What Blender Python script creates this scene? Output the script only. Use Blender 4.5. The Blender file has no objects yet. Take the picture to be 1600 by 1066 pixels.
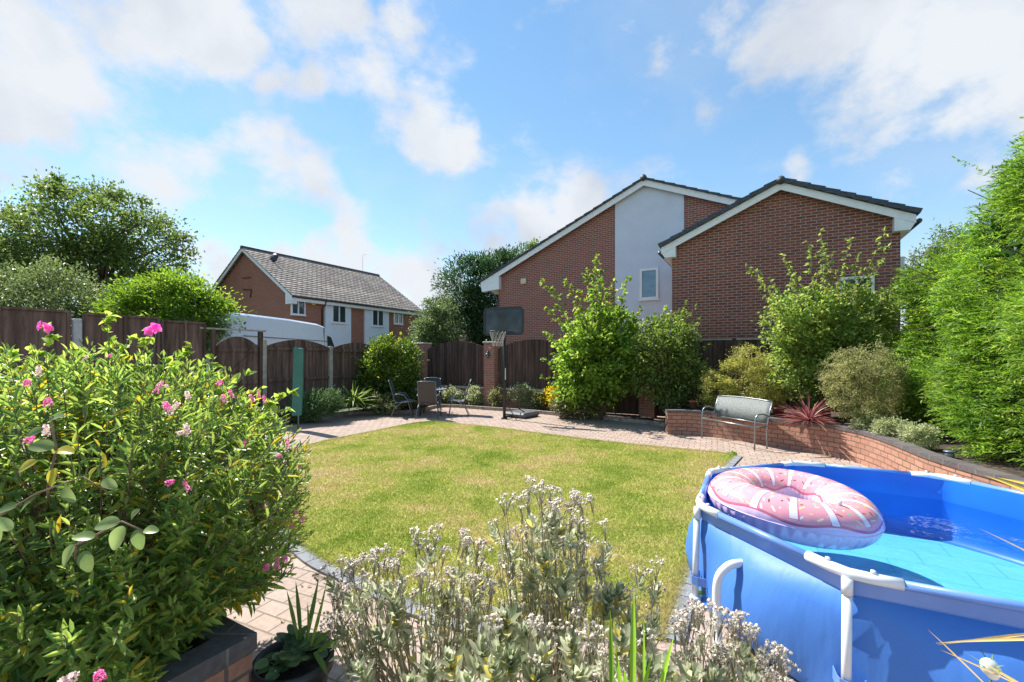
import bpy, math, random
import numpy as np
from mathutils import Vector, Matrix
random.seed(7); RNG = np.random.default_rng(7)
scene = bpy.context.scene
PI = math.pi

# ------------------------------------------------------------------ camera
EYE = 1.75; FOC = 700.0; HORIZ = 556.0
cam = bpy.data.cameras.new("camera"); cam_o = bpy.data.objects.new("camera", cam)
scene.collection.objects.link(cam_o); scene.camera = cam_o
cam_o.location = (0, 0, EYE); cam_o.rotation_euler = (PI/2, 0, 0)
cam.sensor_width = 36.0; cam.lens = 36.0*FOC/1600.0
cam.shift_y = (HORIZ-533.0)/1600.0
cam.clip_start = 0.05; cam.clip_end = 2000.0

# ------------------------------------------------------------------ light
SUN_EL = math.radians(51); SUN_AZ = math.atan2(-0.78, 0.625)      # azimuth from +Y towards +X
sdir = Vector((math.sin(SUN_AZ)*math.cos(SUN_EL), math.cos(SUN_AZ)*math.cos(SUN_EL), math.sin(SUN_EL)))
sun = bpy.data.lights.new("sun", 'SUN'); sun.energy = 3.9; sun.angle = math.radians(0.5); sun.color = (1.0, 0.955, 0.89)
sun_o = bpy.data.objects.new("sun", sun); scene.collection.objects.link(sun_o)
sun_o.rotation_euler = (-sdir).to_track_quat('-Z', 'Y').to_euler(); sun_o.location = (-20, 10, 30)
scene.view_settings.view_transform = 'Standard'; scene.view_settings.look = 'None'
scene.view_settings.gamma = 1.0; scene.view_settings.use_curve_mapping = False
scene.view_settings.exposure = 1.18

world = bpy.data.worlds.new("World"); scene.world = world; world.use_nodes = True
wt = world.node_tree; wt.nodes.clear()
def wn(t, **k):
    n = wt.nodes.new(t)
    for a, b in k.items(): setattr(n, a, b)
    return n
def build_world():
    L = wt.links.new
    out = wn('ShaderNodeOutputWorld'); bg = wn('ShaderNodeBackground'); bgc = wn('ShaderNodeBackground')
    sky = wn('ShaderNodeTexSky', sky_type='NISHITA', sun_disc=False)
    sky.sun_elevation = SUN_EL; sky.sun_rotation = SUN_AZ
    sky.air_density = 1.0; sky.dust_density = 0.0; sky.ozone_density = 1.6
    hs = wn('ShaderNodeHueSaturation'); hs.inputs['Saturation'].default_value = 1.28; hs.inputs['Value'].default_value = 1.0
    hs.inputs['Hue'].default_value = 0.495
    gm = wn('ShaderNodeGamma'); gm.inputs[1].default_value = .72; L(sky.outputs[0], gm.inputs[0]); L(gm.outputs[0], hs.inputs['Color']); L(hs.outputs[0], bg.inputs['Color']); bg.inputs['Strength'].default_value = 0.145
    tc = wn('ShaderNodeTexCoord')
    # warp the direction a little so that cloud edges curl
    nz0 = wn('ShaderNodeTexNoise'); nz0.inputs['Scale'].default_value = 5.0; nz0.inputs['Detail'].default_value = 5
    L(tc.outputs['Generated'], nz0.inputs['Vector'])
    sub = wn('ShaderNodeVectorMath', operation='SUBTRACT'); L(nz0.outputs['Color'], sub.inputs[0]); sub.inputs[1].default_value = (.5, .5, .5)
    sc = wn('ShaderNodeVectorMath', operation='SCALE'); L(sub.outputs[0], sc.inputs[0]); sc.inputs['Scale'].default_value = 0.22
    add = wn('ShaderNodeVectorMath', operation='ADD'); L(tc.outputs['Generated'], add.inputs[0]); L(sc.outputs[0], add.inputs[1])
    blobs = [(40,10,190,1.),(190,20,150,1.),(350,20,140,1.),(500,20,120,1.),(620,15,90,.8),(0,150,120,1.),(60,180,80,.9),(90,130,60,.6),
             (450,120,70,.9),(520,125,75,.9),(590,150,75,.9),(650,190,75,.9),(705,225,60,.8),(760,215,45,.35),
             (330,250,90,.55),(420,265,90,.6),(480,290,60,.6),(270,290,100,.5),(200,250,80,.45),(360,320,80,.45),
             (330,420,70,1.),(410,415,75,1.),(490,415,70,1.),(560,425,75,1.),(630,440,75,1.),(540,360,55,.7),(690,385,60,.8),
             (760,360,60,.6),(830,345,55,.7),(905,320,50,.7),(660,470,90,1.),(20,260,80,.6),(300,500,120,1.),
             (1200,60,90,.8),(1290,50,150,1.),(1400,70,190,1.),(1520,60,180,1.),(1600,120,150,1.),(1430,150,70,.7),(1050,110,75,.55),(1110,160,75,.6),(1180,130,70,.7),
             (1040,75,50,.5),(1240,250,50,.7),(1340,212,45,.5),(1450,255,70,.55),(1525,205,45,.6),(1120,30,60,.6),(1590,290,60,.5),(820,30,30,.35),
             (-250,100,260,1.),(1900,200,260,1.),(1700,420,160,.8),(-200,400,200,.8),(800,-500,300,.8),(300,-350,260,1.),(1400,-300,260,1.)]
    prev = None
    for (px, py, r, w) in blobs:
        v = Vector(((px-800)/FOC, 1.0, (HORIZ-py)/FOC)); n = v.length; v.normalize()
        rr = r/FOC/n**1.5
        d = wn('ShaderNodeVectorMath', operation='DISTANCE'); L(add.outputs[0], d.inputs[0]); d.inputs[1].default_value = v
        m = wn('ShaderNodeMapRange'); m.interpolation_type = 'SMOOTHSTEP'; m.inputs['From Min'].default_value = 0; m.inputs['From Max'].default_value = rr*1.4
        m.inputs['To Min'].default_value = w; m.inputs['To Max'].default_value = 0; L(d.outputs['Value'], m.inputs['Value'])
        if prev is None: prev = m.outputs[0]
        else:
            mm = wn('ShaderNodeMath', operation='SMOOTH_MAX'); mm.inputs[2].default_value = 0.12
            L(prev, mm.inputs[0]); L(m.outputs[0], mm.inputs[1]); prev = mm.outputs[0]
    n1 = wn('ShaderNodeTexNoise'); n1.inputs['Scale'].default_value = 4.5; n1.inputs['Detail'].default_value = 10; n1.inputs['Roughness'].default_value = .62
    mp = wn('ShaderNodeMapping'); mp.inputs['Scale'].default_value = (1, 1, 1.5); L(tc.outputs['Generated'], mp.inputs[0]); L(mp.outputs[0], n1.inputs['Vector'])
    a = wn('ShaderNodeMath', operation='MULTIPLY_ADD'); L(n1.outputs['Fac'], a.inputs[0]); a.inputs[1].default_value = 2.7; a.inputs[2].default_value = -1.33
    b = wn('ShaderNodeMath', operation='ADD'); L(prev, b.inputs[0]); L(a.outputs[0], b.inputs[1])
    cov = wn('ShaderNodeMapRange'); cov.interpolation_type = 'SMOOTHSTEP'; cov.inputs['From Min'].default_value = .08; cov.inputs['From Max'].default_value = .80
    L(b.outputs[0], cov.inputs['Value'])
    # a thin veil everywhere
    veil = wn('ShaderNodeMath', operation='MAXIMUM'); L(cov.outputs[0], veil.inputs[0])
    n3 = wn('ShaderNodeTexNoise'); n3.inputs['Scale'].default_value = 3.0; n3.inputs['Detail'].default_value = 8; L(mp.outputs[0], n3.inputs['Vector'])
    v2 = wn('ShaderNodeMapRange'); v2.inputs['From Min'].default_value = .45; v2.inputs['From Max'].default_value = .8; v2.inputs['To Max'].default_value = .38; L(n3.outputs['Fac'], v2.inputs['Value'])
    L(v2.outputs[0], veil.inputs[1])
    # inner shading of the clouds
    n2 = wn('ShaderNodeTexNoise'); n2.inputs['Scale'].default_value = 3.2; n2.inputs['Detail'].default_value = 7; L(add.outputs[0], n2.inputs['Vector'])
    cr = wn('ShaderNodeValToRGB'); e = cr.color_ramp.elements
    e[0].position = .36; e[0].color = (.60, .66, .76, 1); e[1].position = .56; e[1].color = (.82, .86, .91, 1)
    L(n2.outputs['Fac'], cr.inputs[0]); L(cr.outputs[0], bgc.inputs['Color']); bgc.inputs['Strength'].default_value = .46
    mix = wn('ShaderNodeMixShader'); L(veil.outputs[0], mix.inputs[0]); L(bg.outputs[0], mix.inputs[1]); L(bgc.outputs[0], mix.inputs[2])
    L(mix.outputs[0], out.inputs['Surface'])
build_world()
world.cycles.sampling_method = 'MANUAL'; world.cycles.sample_map_resolution = 512

# ------------------------------------------------------------------ helpers
def at(px, py, Y): return Vector(((px-800)/FOC*Y, Y, EYE+(HORIZ-py)/FOC*Y))
def gp(px, py, z=0.0):
    Y = FOC*(EYE-z)/(py-HORIZ); return Vector(((px-800)/FOC*Y, Y, z))
GX = Vector((0.873, -0.487, 0)).normalized(); GY = Vector((-GX.y, GX.x, 0)); GROT = math.atan2(GX.y, GX.x)
def on_gable(o, px, py):
    u = (px-800)/FOC; t = (u*o.y-o.x)/(GX.x-u*GX.y); Y = o.y+GX.y*t
    return t, EYE+(HORIZ-py)/FOC*Y

MATS = {}
def nodes_of(m):
    m.use_nodes = True; nt = m.node_tree; return nt, nt.nodes['Principled BSDF'], nt.nodes['Material Output']
def mat(name, col, rough=.7, metal=0., noise=.12, nscale=8., bump=.0, bscale=60., spec=.5, coord='Object', col2=None):
    if name in MATS: return MATS[name]
    m = bpy.data.materials.new(name); nt, p, o = nodes_of(m); N = nt.nodes.new; L = nt.links.new
    p.inputs['Roughness'].default_value = rough; p.inputs['Metallic'].default_value = metal; p.inputs['Specular IOR Level'].default_value = spec
    tc = N('ShaderNodeTexCoord')
    nz = N('ShaderNodeTexNoise'); nz.inputs['Scale'].default_value = nscale; nz.inputs['Detail'].default_value = 6
    L(tc.outputs[coord], nz.inputs['Vector'])
    cr = N('ShaderNodeValToRGB'); e = cr.color_ramp.elements
    a = [max(0, c*(1-noise*1.6)) for c in col]; b = col2 if col2 else [min(1, c*(1+noise*1.6)) for c in col]
    e[0].position = .3; e[0].color = (*a, 1); e[1].position = .7; e[1].color = (*b, 1)
    L(nz.outputs['Fac'], cr.inputs[0]); L(cr.outputs[0], p.inputs['Base Color'])
    if bump > 0:
        n2 = N('ShaderNodeTexNoise'); n2.inputs['Scale'].default_value = bscale; n2.inputs['Detail'].default_value = 4; L(tc.outputs[coord], n2.inputs['Vector'])
        bp = N('ShaderNodeBump'); bp.inputs['Strength'].default_value = bump; bp.inputs['Distance'].default_value = .01
        L(n2.outputs['Fac'], bp.inputs['Height']); L(bp.outputs[0], p.inputs['Normal'])
    MATS[name] = m; return m
def brick_mat(name, c1, c2, cm, w=.225, h=.075, mort=.010, rot=0., bump=.5, squash=1., noise=.5, rough=.85, offset=.5, dirt=None, dirt_scale=.8):
    m = bpy.data.materials.new(name); nt, p, o = nodes_of(m); N = nt.nodes.new; L = nt.links.new
    p.inputs['Roughness'].default_value = rough; p.inputs['Specular IOR Level'].default_value = .25
    uv = N('ShaderNodeUVMap'); mp = N('ShaderNodeMapping'); mp.inputs['Rotation'].default_value = (0, 0, rot); L(uv.outputs[0], mp.inputs[0])
    # slight wobble of the joints
    nw = N('ShaderNodeTexNoise'); nw.inputs['Scale'].default_value = 6.; L(mp.outputs[0], nw.inputs['Vector'])
    ws = N('ShaderNodeVectorMath', ); ws.operation = 'SCALE'; ws.inputs['Scale'].default_value = .012; L(nw.outputs['Color'], ws.inputs[0])
    wa = N('ShaderNodeVectorMath'); wa.operation = 'ADD'; L(mp.outputs[0], wa.inputs[0]); L(ws.outputs[0], wa.inputs[1])
    b = N('ShaderNodeTexBrick'); b.offset = offset; L(wa.outputs[0], b.inputs['Vector'])
    b.inputs['Scale'].default_value = 1.; b.inputs['Brick Width'].default_value = w; b.inputs['Row Height'].default_value = h
    b.inputs['Mortar Size'].default_value = mort; b.inputs['Mortar Smooth'].default_value = .15; b.inputs['Bias'].default_value = 0.
    b.inputs['Color1'].default_value = (*c1, 1); b.inputs['Color2'].default_value = (*c2, 1); b.inputs['Mortar'].default_value = (*cm, 1)
    nz = N('ShaderNodeTexNoise'); nz.inputs['Scale'].default_value = 28.; nz.inputs['Detail'].default_value = 6; L(mp.outputs[0], nz.inputs['Vector'])
    mr = N('ShaderNodeMapRange'); mr.inputs['To Min'].default_value = 1-noise*.7; mr.inputs['To Max'].default_value = 1+noise*.7; L(nz.outputs['Fac'], mr.inputs[0])
    mx = N('ShaderNodeMix'); mx.data_type = 'RGBA'; mx.blend_type = 'MULTIPLY'; mx.inputs[0].default_value = 1.
    L(b.outputs['Color'], mx.inputs[6]); L(mr.outputs[0], mx.inputs[7])
    res = mx.outputs[2]
    if dirt:
        nd = N('ShaderNodeTexNoise'); nd.inputs['Scale'].default_value = dirt_scale; nd.inputs['Detail'].default_value = 8; nd.inputs['Roughness'].default_value = .65; L(mp.outputs[0], nd.inputs['Vector'])
        dr = N('ShaderNodeMapRange'); dr.inputs['From Min'].default_value = .48; dr.inputs['From Max'].default_value = .75; dr.inputs['To Max'].default_value = .6; L(nd.outputs['Fac'], dr.inputs[0])
        m2 = N('ShaderNodeMix'); m2.data_type = 'RGBA'; L(dr.outputs[0], m2.inputs[0]); L(res, m2.inputs[6]); m2.inputs[7].default_value = (*dirt, 1); res = m2.outputs[2]
    L(res, p.inputs['Base Color'])
    bp = N('ShaderNodeBump'); bp.inputs['Strength'].default_value = bump; bp.inputs['Distance'].default_value = .012
    sb = N('ShaderNodeMath'); sb.operation = 'MULTIPLY_ADD'; sb.inputs[1].default_value = -1.; L(b.outputs['Fac'], sb.inputs[0])
    n4 = N('ShaderNodeMath'); n4.operation = 'MULTIPLY'; n4.inputs[1].default_value = .35; L(nz.outputs['Fac'], n4.inputs[0]); L(n4.outputs[0], sb.inputs[2])
    L(sb.outputs[0], bp.inputs['Height']); L(bp.outputs[0], p.inputs['Normal'])
    MATS[name] = m; return m
def leaf_mat(name, c1, c2, c3=None, trans=.45, rough=.45, spec=.4, f3=.06, patch=1.2):
    """per-leaf colour from the 'tint' attribute, c3 for a few odd leaves"""
    g = 1.18; c1, c2 = [min(.85, x*g) for x in c1], [min(.85, x*g) for x in c2]; trans = min(.55, trans+.12)
    m = bpy.data.materials.new(name); nt, p, o = nodes_of(m); N = nt.nodes.new; L = nt.links.new
    at_ = N('ShaderNodeAttribute'); at_.attribute_name = 'tint'
    cr = N('ShaderNodeValToRGB'); e = cr.color_ramp.elements
    e[0].position = 0.; e[0].color = (*c1, 1); e[1].position = 1-f3-.04; e[1].color = (*c2, 1)
    if c3: x = cr.color_ramp.elements.new(1-f3); x.color = (*c3, 1)
    L(at_.outputs['Fac'], cr.inputs[0])
    p.inputs['Roughness'].default_value = rough; p.inputs['Specular IOR Level'].default_value = spec
    tc = N('ShaderNodeTexCoord'); nz = N('ShaderNodeTexNoise'); nz.inputs['Scale'].default_value = patch; nz.inputs['Detail'].default_value = 3; L(tc.outputs['Object'], nz.inputs['Vector'])
    mr = N('ShaderNodeMapRange'); mr.inputs['From Min'].default_value = .3; mr.inputs['From Max'].default_value = .7; mr.inputs['To Min'].default_value = .75; mr.inputs['To Max'].default_value = 1.25; L(nz.outputs['Fac'], mr.inputs[0])
    mx = N('ShaderNodeMix'); mx.data_type = 'RGBA'; mx.blend_type = 'MULTIPLY'; mx.inputs[0].default_value = 1.; L(cr.outputs[0], mx.inputs[6]); L(mr.outputs[0], mx.inputs[7])
    L(mx.outputs[2], p.inputs['Base Color'])
    tr = N('ShaderNodeBsdfTranslucent'); hs = N('ShaderNodeHueSaturation'); hs.inputs['Hue'].default_value = .49; hs.inputs['Value'].default_value = 1.7; hs.inputs['Saturation'].default_value = 1.05
    L(mx.outputs[2], hs.inputs['Color']); L(hs.outputs[0], tr.inputs['Color'])
    ms = N('ShaderNodeMixShader'); ms.inputs[0].default_value = trans; L(p.outputs[0], ms.inputs[1]); L(tr.outputs[0], ms.inputs[2]); L(ms.outputs[0], o.inputs['Surface'])
    MATS[name] = m; return m

def link(o, parent=None):
    scene.collection.objects.link(o)
    if parent is not None: o.parent = parent
    return o
def tag(o, label=None, cat=None, group=None, kind=None):
    if label: o['label'] = label
    if cat: o['category'] = cat
    if group: o['group'] = group
    if kind: o['kind'] = kind
    return o
def thing(name, label, cat, loc=(0, 0, 0), rot=0., group=None):
    o = bpy.data.objects.new(name, None); o.location = loc; o.rotation_euler = (0, 0, rot); o.empty_display_size = .2
    link(o); return tag(o, label, cat, group)
def copy_tree(o, parent=None):
    c = o.copy(); link(c)
    if parent is not None: c.parent = parent; c.matrix_parent_inverse = o.matrix_parent_inverse.copy()
    for ch in list(o.children): copy_tree(ch, c)
    return c

class MB:
    def __init__(s): s.v = []; s.f = []; s.sm = []
    def add(s, vs, fs, smooth=False):
        b = len(s.v); s.v += [tuple(x) for x in vs]; s.f += [tuple(i+b for i in f) for f in fs]; s.sm += [smooth]*len(fs); return s
    def box(s, c, d, M=None):
        x, y, z = d[0]/2, d[1]/2, d[2]/2
        vs = [Vector((c[0]+i*x, c[1]+j*y, c[2]+k*z)) for k in (-1, 1) for j in (-1, 1) for i in (-1, 1)]
        if M is not None: vs = [M @ v for v in vs]
        return s.add(vs, [(0, 2, 3, 1), (4, 5, 7, 6), (0, 1, 5, 4), (2, 6, 7, 3), (0, 4, 6, 2), (1, 3, 7, 5)])
    def bbox(s, c, d, bev=.01, M=None):     # bevelled box
        x, y, z = d[0]/2, d[1]/2, d[2]/2; b = min(bev, x*.9, y*.9, z*.9); vs = []; idx = {}
        for k in (-1, 1):
            for j in (-1, 1):
                for i in (-1, 1):
                    for a, q in enumerate(((x, y-b, z-b), (x-b, y, z-b), (x-b, y-b, z))):
                        idx[(i, j, k, a)] = len(vs); vs.append(Vector((c[0]+i*q[0], c[1]+j*q[1], c[2]+k*q[2])))
        F = []
        def face(ks):
            pts = [vs[k] for k in ks]; n = (pts[1]-pts[0]).cross(pts[2]-pts[0]); cc = sum(pts, Vector())/len(pts)-Vector(c)
            F.append(tuple(ks) if n.dot(cc) > 0 else tuple(reversed(ks)))
        for sg in (-1, 1):
            face([idx[(sg, j, k, 0)] for j, k in ((-1, -1), (1, -1), (1, 1), (-1, 1))])
            face([idx[(i, sg, k, 1)] for i, k in ((-1, -1), (1, -1), (1, 1), (-1, 1))])
            face([idx[(i, j, sg, 2)] for i, j in ((-1, -1), (1, -1), (1, 1), (-1, 1))])
        for i in (-1, 1):
            for j in (-1, 1):
                face([idx[(i, j, -1, 0)], idx[(i, j, 1, 0)], idx[(i, j, 1, 1)], idx[(i, j, -1, 1)]])
                face([idx[(i, -1, j, 0)], idx[(i, 1, j, 0)], idx[(i, 1, j, 2)], idx[(i, -1, j, 2)]])
                face([idx[(-1, i, j, 1)], idx[(1, i, j, 1)], idx[(1, i, j, 2)], idx[(-1, i, j, 2)]])
                for k in (-1, 1): face([idx[(i, j, k, 0)], idx[(i, j, k, 1)], idx[(i, j, k, 2)]])
        if M is not None: vs = [M @ v for v in vs]
        return s.add(vs, F)
    def prism(s, poly, o, ex, ey, ez, depth):      # poly in (ex, ey) plane at o, extruded by ez*depth
        n = len(poly); a = [o+ex*p[0]+ey*p[1] for p in poly]; b = [q+ez*depth for q in a]
        fs = [tuple(range(n)), tuple(reversed(range(n, 2*n)))]+[(i, i+n, (i+1) % n+n, (i+1) % n) for i in range(n)]
        if ex.cross(ey).dot(ez*depth) > 0: fs = [tuple(reversed(f)) for f in fs]
        return s.add(a+b, fs)
    def tube(s, pts, r, n=8, caps=True, smooth=True, closed=False):
        P = np.array([tuple(p) for p in pts], float); K = len(P); R = np.full(K, r, float) if np.isscalar(r) else np.array(r, float)
        T = np.gradient(P, axis=0)
        if closed: T = np.roll(P, -1, 0)-np.roll(P, 1, 0)
        T /= np.linalg.norm(T, axis=1)[:, None]+1e-12
        up = np.array([0, 0, 1.]) if abs(T[0, 2]) < .9 else np.array([1., 0, 0])
        A = np.cross(T[0], up); A /= np.linalg.norm(A); vs = []
        for k in range(K):
            A = A-T[k]*A.dot(T[k]); A /= np.linalg.norm(A)+1e-12; B = np.cross(T[k], A)
            for j in range(n):
                th = 2*PI*j/n; vs.append(P[k]+R[k]*(math.cos(th)*A+math.sin(th)*B))
        fs = []
        for k in range(K if closed else K-1):
            k2 = (k+1) % K
            for j in range(n): fs.append((k*n+j, k*n+(j+1) % n, k2*n+(j+1) % n, k2*n+j))
        if caps and not closed: fs += [tuple(reversed(range(n))), tuple(range((K-1)*n, K*n))]
        return s.add(vs, fs, smooth)
    def lathe(s, prof, c=(0, 0, 0), n=24, smooth=True):
        vs = [(c[0]+r*math.cos(2*PI*j/n), c[1]+r*math.sin(2*PI*j/n), c[2]+z) for r, z in prof for j in range(n)]
        fs = [(k*n+j, k*n+(j+1) % n, (k+1)*n+(j+1) % n, (k+1)*n+j) for k in range(len(prof)-1) for j in range(n)]
        return s.add(vs, fs, smooth)
    def build(s, name, m, parent=None, uvs=None):
        me = bpy.data.meshes.new(name); me.from_pydata([tuple(v) for v in s.v], [], s.f)
        me.polygons.foreach_set('use_smooth', s.sm); me.materials.append(m)
        uvl = me.uv_layers.new(name='UVMap')
        if uvs is not None: uvl.data.foreach_set('uv', np.array(uvs, np.float32).ravel())
        else:
            d = np.zeros(len(me.loops)*2, np.float32); V = me.vertices
            for p in me.polygons:
                n = p.normal
                if abs(n.z) > .999: t = Vector((1, 0, 0)); b = Vector((0, 1, 0))
                else: t = Vector((0, 0, 1)).cross(n).normalized(); b = n.cross(t)
                for li in p.loop_indices:
                    q = V[me.loops[li].vertex_index].co; d[2*li] = q.dot(t); d[2*li+1] = q.dot(b)
            uvl.data.foreach_set('uv', d)
        me.update(); return link(bpy.data.objects.new(name, me), parent)

def np_mesh(name, V, F, m, parent=None, tint=None, smooth=False):
    """V (n,3); F list of arrays (k,nc) of equal or different nc"""
    me = bpy.data.meshes.new(name); V = np.ascontiguousarray(V, np.float32)
    Fs = F if isinstance(F, list) else [F]
    loops = np.concatenate([f.ravel() for f in Fs]).astype(np.int32)
    tot = np.concatenate([np.full(len(f), f.shape[1]) for f in Fs]).astype(np.int32)
    start = np.concatenate([[0], np.cumsum(tot)[:-1]]).astype(np.int32)
    me.vertices.add(len(V)); me.vertices.foreach_set('co', V.ravel())
    me.loops.add(len(loops)); me.loops.foreach_set('vertex_index', loops)
    me.polygons.add(len(tot)); me.polygons.foreach_set('loop_start', start); me.polygons.foreach_set('loop_total', tot)
    if smooth: me.polygons.foreach_set('use_smooth', np.ones(len(tot), bool))
    me.materials.append(m); me.update(calc_edges=True)
    if tint is not None:
        a = me.attributes.new('tint', 'FLOAT', 'POINT'); a.data.foreach_set('value', np.ascontiguousarray(tint, np.float32))
    return link(bpy.data.objects.new(name, me), parent)
def nrm(a): return a/(np.linalg.norm(a, axis=-1, keepdims=True)+1e-9)
class Leaves:
    def __init__(s): s.V = []; s.F = []; s.T = []; s.n = 0
    def add(s, P, D, L, W, kind='oval', fold=.25, curl=.15, N=None, tint=None):
        n = len(P); D = nrm(D)
        if N is None: N = RNG.normal(size=(n, 3))*.55+np.array([0, 0, 1.])
        S = nrm(np.cross(D, N)); Nn = np.cross(S, D); L = np.broadcast_to(L, n)[:, None]; W = np.broadcast_to(W, n)[:, None]
        if tint is None: tint = RNG.random(n)
        if kind == 'diamond':
            vs = [P, P+D*L*.5+S*W*.5+Nn*W*fold, P+D*L-Nn*L*curl, P+D*L*.5-S*W*.5+Nn*W*fold]
            F = np.array([[0, 1, 2, 3]])
        elif kind == 'oval':
            vs = [P, P+D*L*.28+S*W*.42+Nn*W*fold, P+D*L*.68+S*W*.40+Nn*(W*fold-L*curl*.4), P+D*L-Nn*L*curl, P+D*L*.68-S*W*.40+Nn*(W*fold-L*curl*.4), P+D*L*.28-S*W*.42+Nn*W*fold]
            F = np.array([[0, 1, 2, 3], [0, 3, 4, 5]])
        else:   # 'broad': rounder leaf with a mid-rib
            m1 = P+D*L*.35-Nn*W*.04; m2 = P+D*L*.7-Nn*L*curl*.5
            vs = [P, P+D*L*.15+S*W*.36+Nn*W*fold*.7, P+D*L*.45+S*W*.5+Nn*W*fold, P+D*L*.8+S*W*.3+Nn*(W*fold*.5-L*curl*.6), P+D*L-Nn*L*curl,
                  P+D*L*.8-S*W*.3+Nn*(W*fold*.5-L*curl*.6), P+D*L*.45-S*W*.5+Nn*W*fold, P+D*L*.15-S*W*.36+Nn*W*fold*.7, m1, m2]
            F = np.array([[0, 1, 2, 8], [8, 2, 3, 9], [9, 3, 4, 4], [0, 8, 6, 7], [8, 9, 5, 6], [9, 4, 5, 5]])
            F = np.array([[0, 1, 2, 8], [8, 2, 3, 9], [0, 8, 6, 7], [8, 9, 5, 6]]); F3 = np.array([[9, 3, 4], [9, 4, 5]])
        k = len(vs); V = np.stack(vs, 1).reshape(-1, 3); off = (np.arange(n)*k)[:, None, None]+s.n
        s.F.append((off+F[None]).reshape(-1, F.shape[1]))
        if kind == 'broad': s.F.append((off+F3[None]).reshape(-1, 3))
        s.V.append(V); s.T.append(np.repeat(tint, k)); s.n += n*k; return s
    def build(s, name, m, parent=None, smooth=False):
        q = [f for f in s.F if f.shape[1] == 4]; t = [f for f in s.F if f.shape[1] == 3]
        F = []
        if q: F.append(np.concatenate(q))
        if t: F.append(np.concatenate(t))
        return np_mesh(name, np.concatenate(s.V), F, m, parent, np.concatenate(s.T), smooth)
def ribbons(P, D, Lg, W, droop, seg=6, V=None, side=None, fold=.3):
    """long blade leaves: arrays -> (V, F, tint)"""
    n = len(P); D = nrm(D); t = np.linspace(0, 1, seg+1); S = nrm(np.cross(D, np.array([0, 0, 1.])+RNG.normal(size=(n, 3))*.15)); Vs = []
    if side is not None: S = side
    for k in range(seg+1):
        c = P+D*(Lg*t[k])[:, None]; c = c-np.array([0, 0, 1.])*(droop*Lg*t[k]**2.2)[:, None]
        w = (W*(math.sin(min(1, t[k]*1.15+.35)*PI*.5) if t[k] < .55 else max(.03, (1-t[k])/.45)**.8))[:, None]
        up = nrm(np.cross(S, D)); Vs += [c+S*w*.5+up*w*fold, c, c-S*w*.5+up*w*fold]
    Vv = np.stack(Vs, 1).reshape(-1, 3); F = []
    for k in range(seg):
        a = 3*k; F += [[a, a+1, a+4, a+3], [a+1, a+2, a+5, a+4]]
    off = (np.arange(n)*3*(seg+1))[:, None, None]; return Vv, (off+np.array(F)[None]).reshape(-1, 4), np.repeat(RNG.random(n), 3*(seg+1))

# ------------------------------------------------------------------ materials
M_brick = brick_mat('red_brick', (.30, .10, .068), (.21, .07, .05), (.40, .31, .27), noise=.55, dirt=(.33, .14, .10))
M_brick2 = brick_mat('dark_red_brick', (.27, .088, .058), (.165, .056, .042), (.38, .28, .24), noise=.5, dirt=(.21, .095, .075), dirt_scale=.5)
M_brick3 = brick_mat('orange_brick', (.38, .14, .088), (.29, .105, .07), (.33, .22, .17), noise=.4)
M_wallbrick = brick_mat('garden_brick', (.46, .24, .165), (.36, .175, .12), (.15, .11, .085), w=.215, h=.085, mort=.009, noise=.6, dirt=(.36, .20, .145), dirt_scale=1.3)
M_pierbrick = brick_mat('pier_brick', (.42, .17, .12), (.30, .12, .085), (.36, .28, .24), noise=.5)
M_pave = brick_mat('block_paving', (.45, .34, .28), (.355, .267, .22), (.17, .14, .11), w=.205, h=.14, mort=.007, rot=.42, noise=.55, bump=.7, dirt=(.33, .27, .215), dirt_scale=.9)
M_sett = brick_mat('grey_sett', (.25, .26, .275), (.19, .20, .215), (.10, .09, .08), w=.2, h=5., mort=.008, noise=.5)
M_coping = brick_mat('dark_coping', (.13, .115, .112), (.095, .085, .085), (.2, .17, .15), w=.22, h=5., mort=.006, noise=.7)
M_render = mat('pale_render', (.60, .63, .71), .9, noise=.03, nscale=2., bump=.25, bscale=120)
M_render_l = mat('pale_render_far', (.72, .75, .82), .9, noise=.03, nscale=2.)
M_white = mat('white_upvc', (.78, .78, .78), .35, noise=.03)
M_cream = mat('cream_plastic', (.62, .54, .36), .5, noise=.04)
M_black = mat('black_plastic', (.02, .021, .023), .45, noise=.1)
M_gut = mat('grey_gutter', (.05, .05, .055), .4)
M_slate = mat('slate_tile', (.045, .055, .07), .6, noise=.3, nscale=14, bump=.3)
M_roof = brick_mat('weathered_tile', (.47, .40, .34), (.25, .21, .18), (.035, .03, .03), w=.33, h=.26, mort=.028, noise=.5, bump=.3, dirt=(.33, .31, .27), dirt_scale=.5)
M_glass = mat('window_glass', (.03, .045, .055), .06, noise=.2, spec=.9)
M_glass_b = mat('frosted_glass', (.13, .26, .36), .22, noise=.1, spec=.8)
M_fence = None
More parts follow.
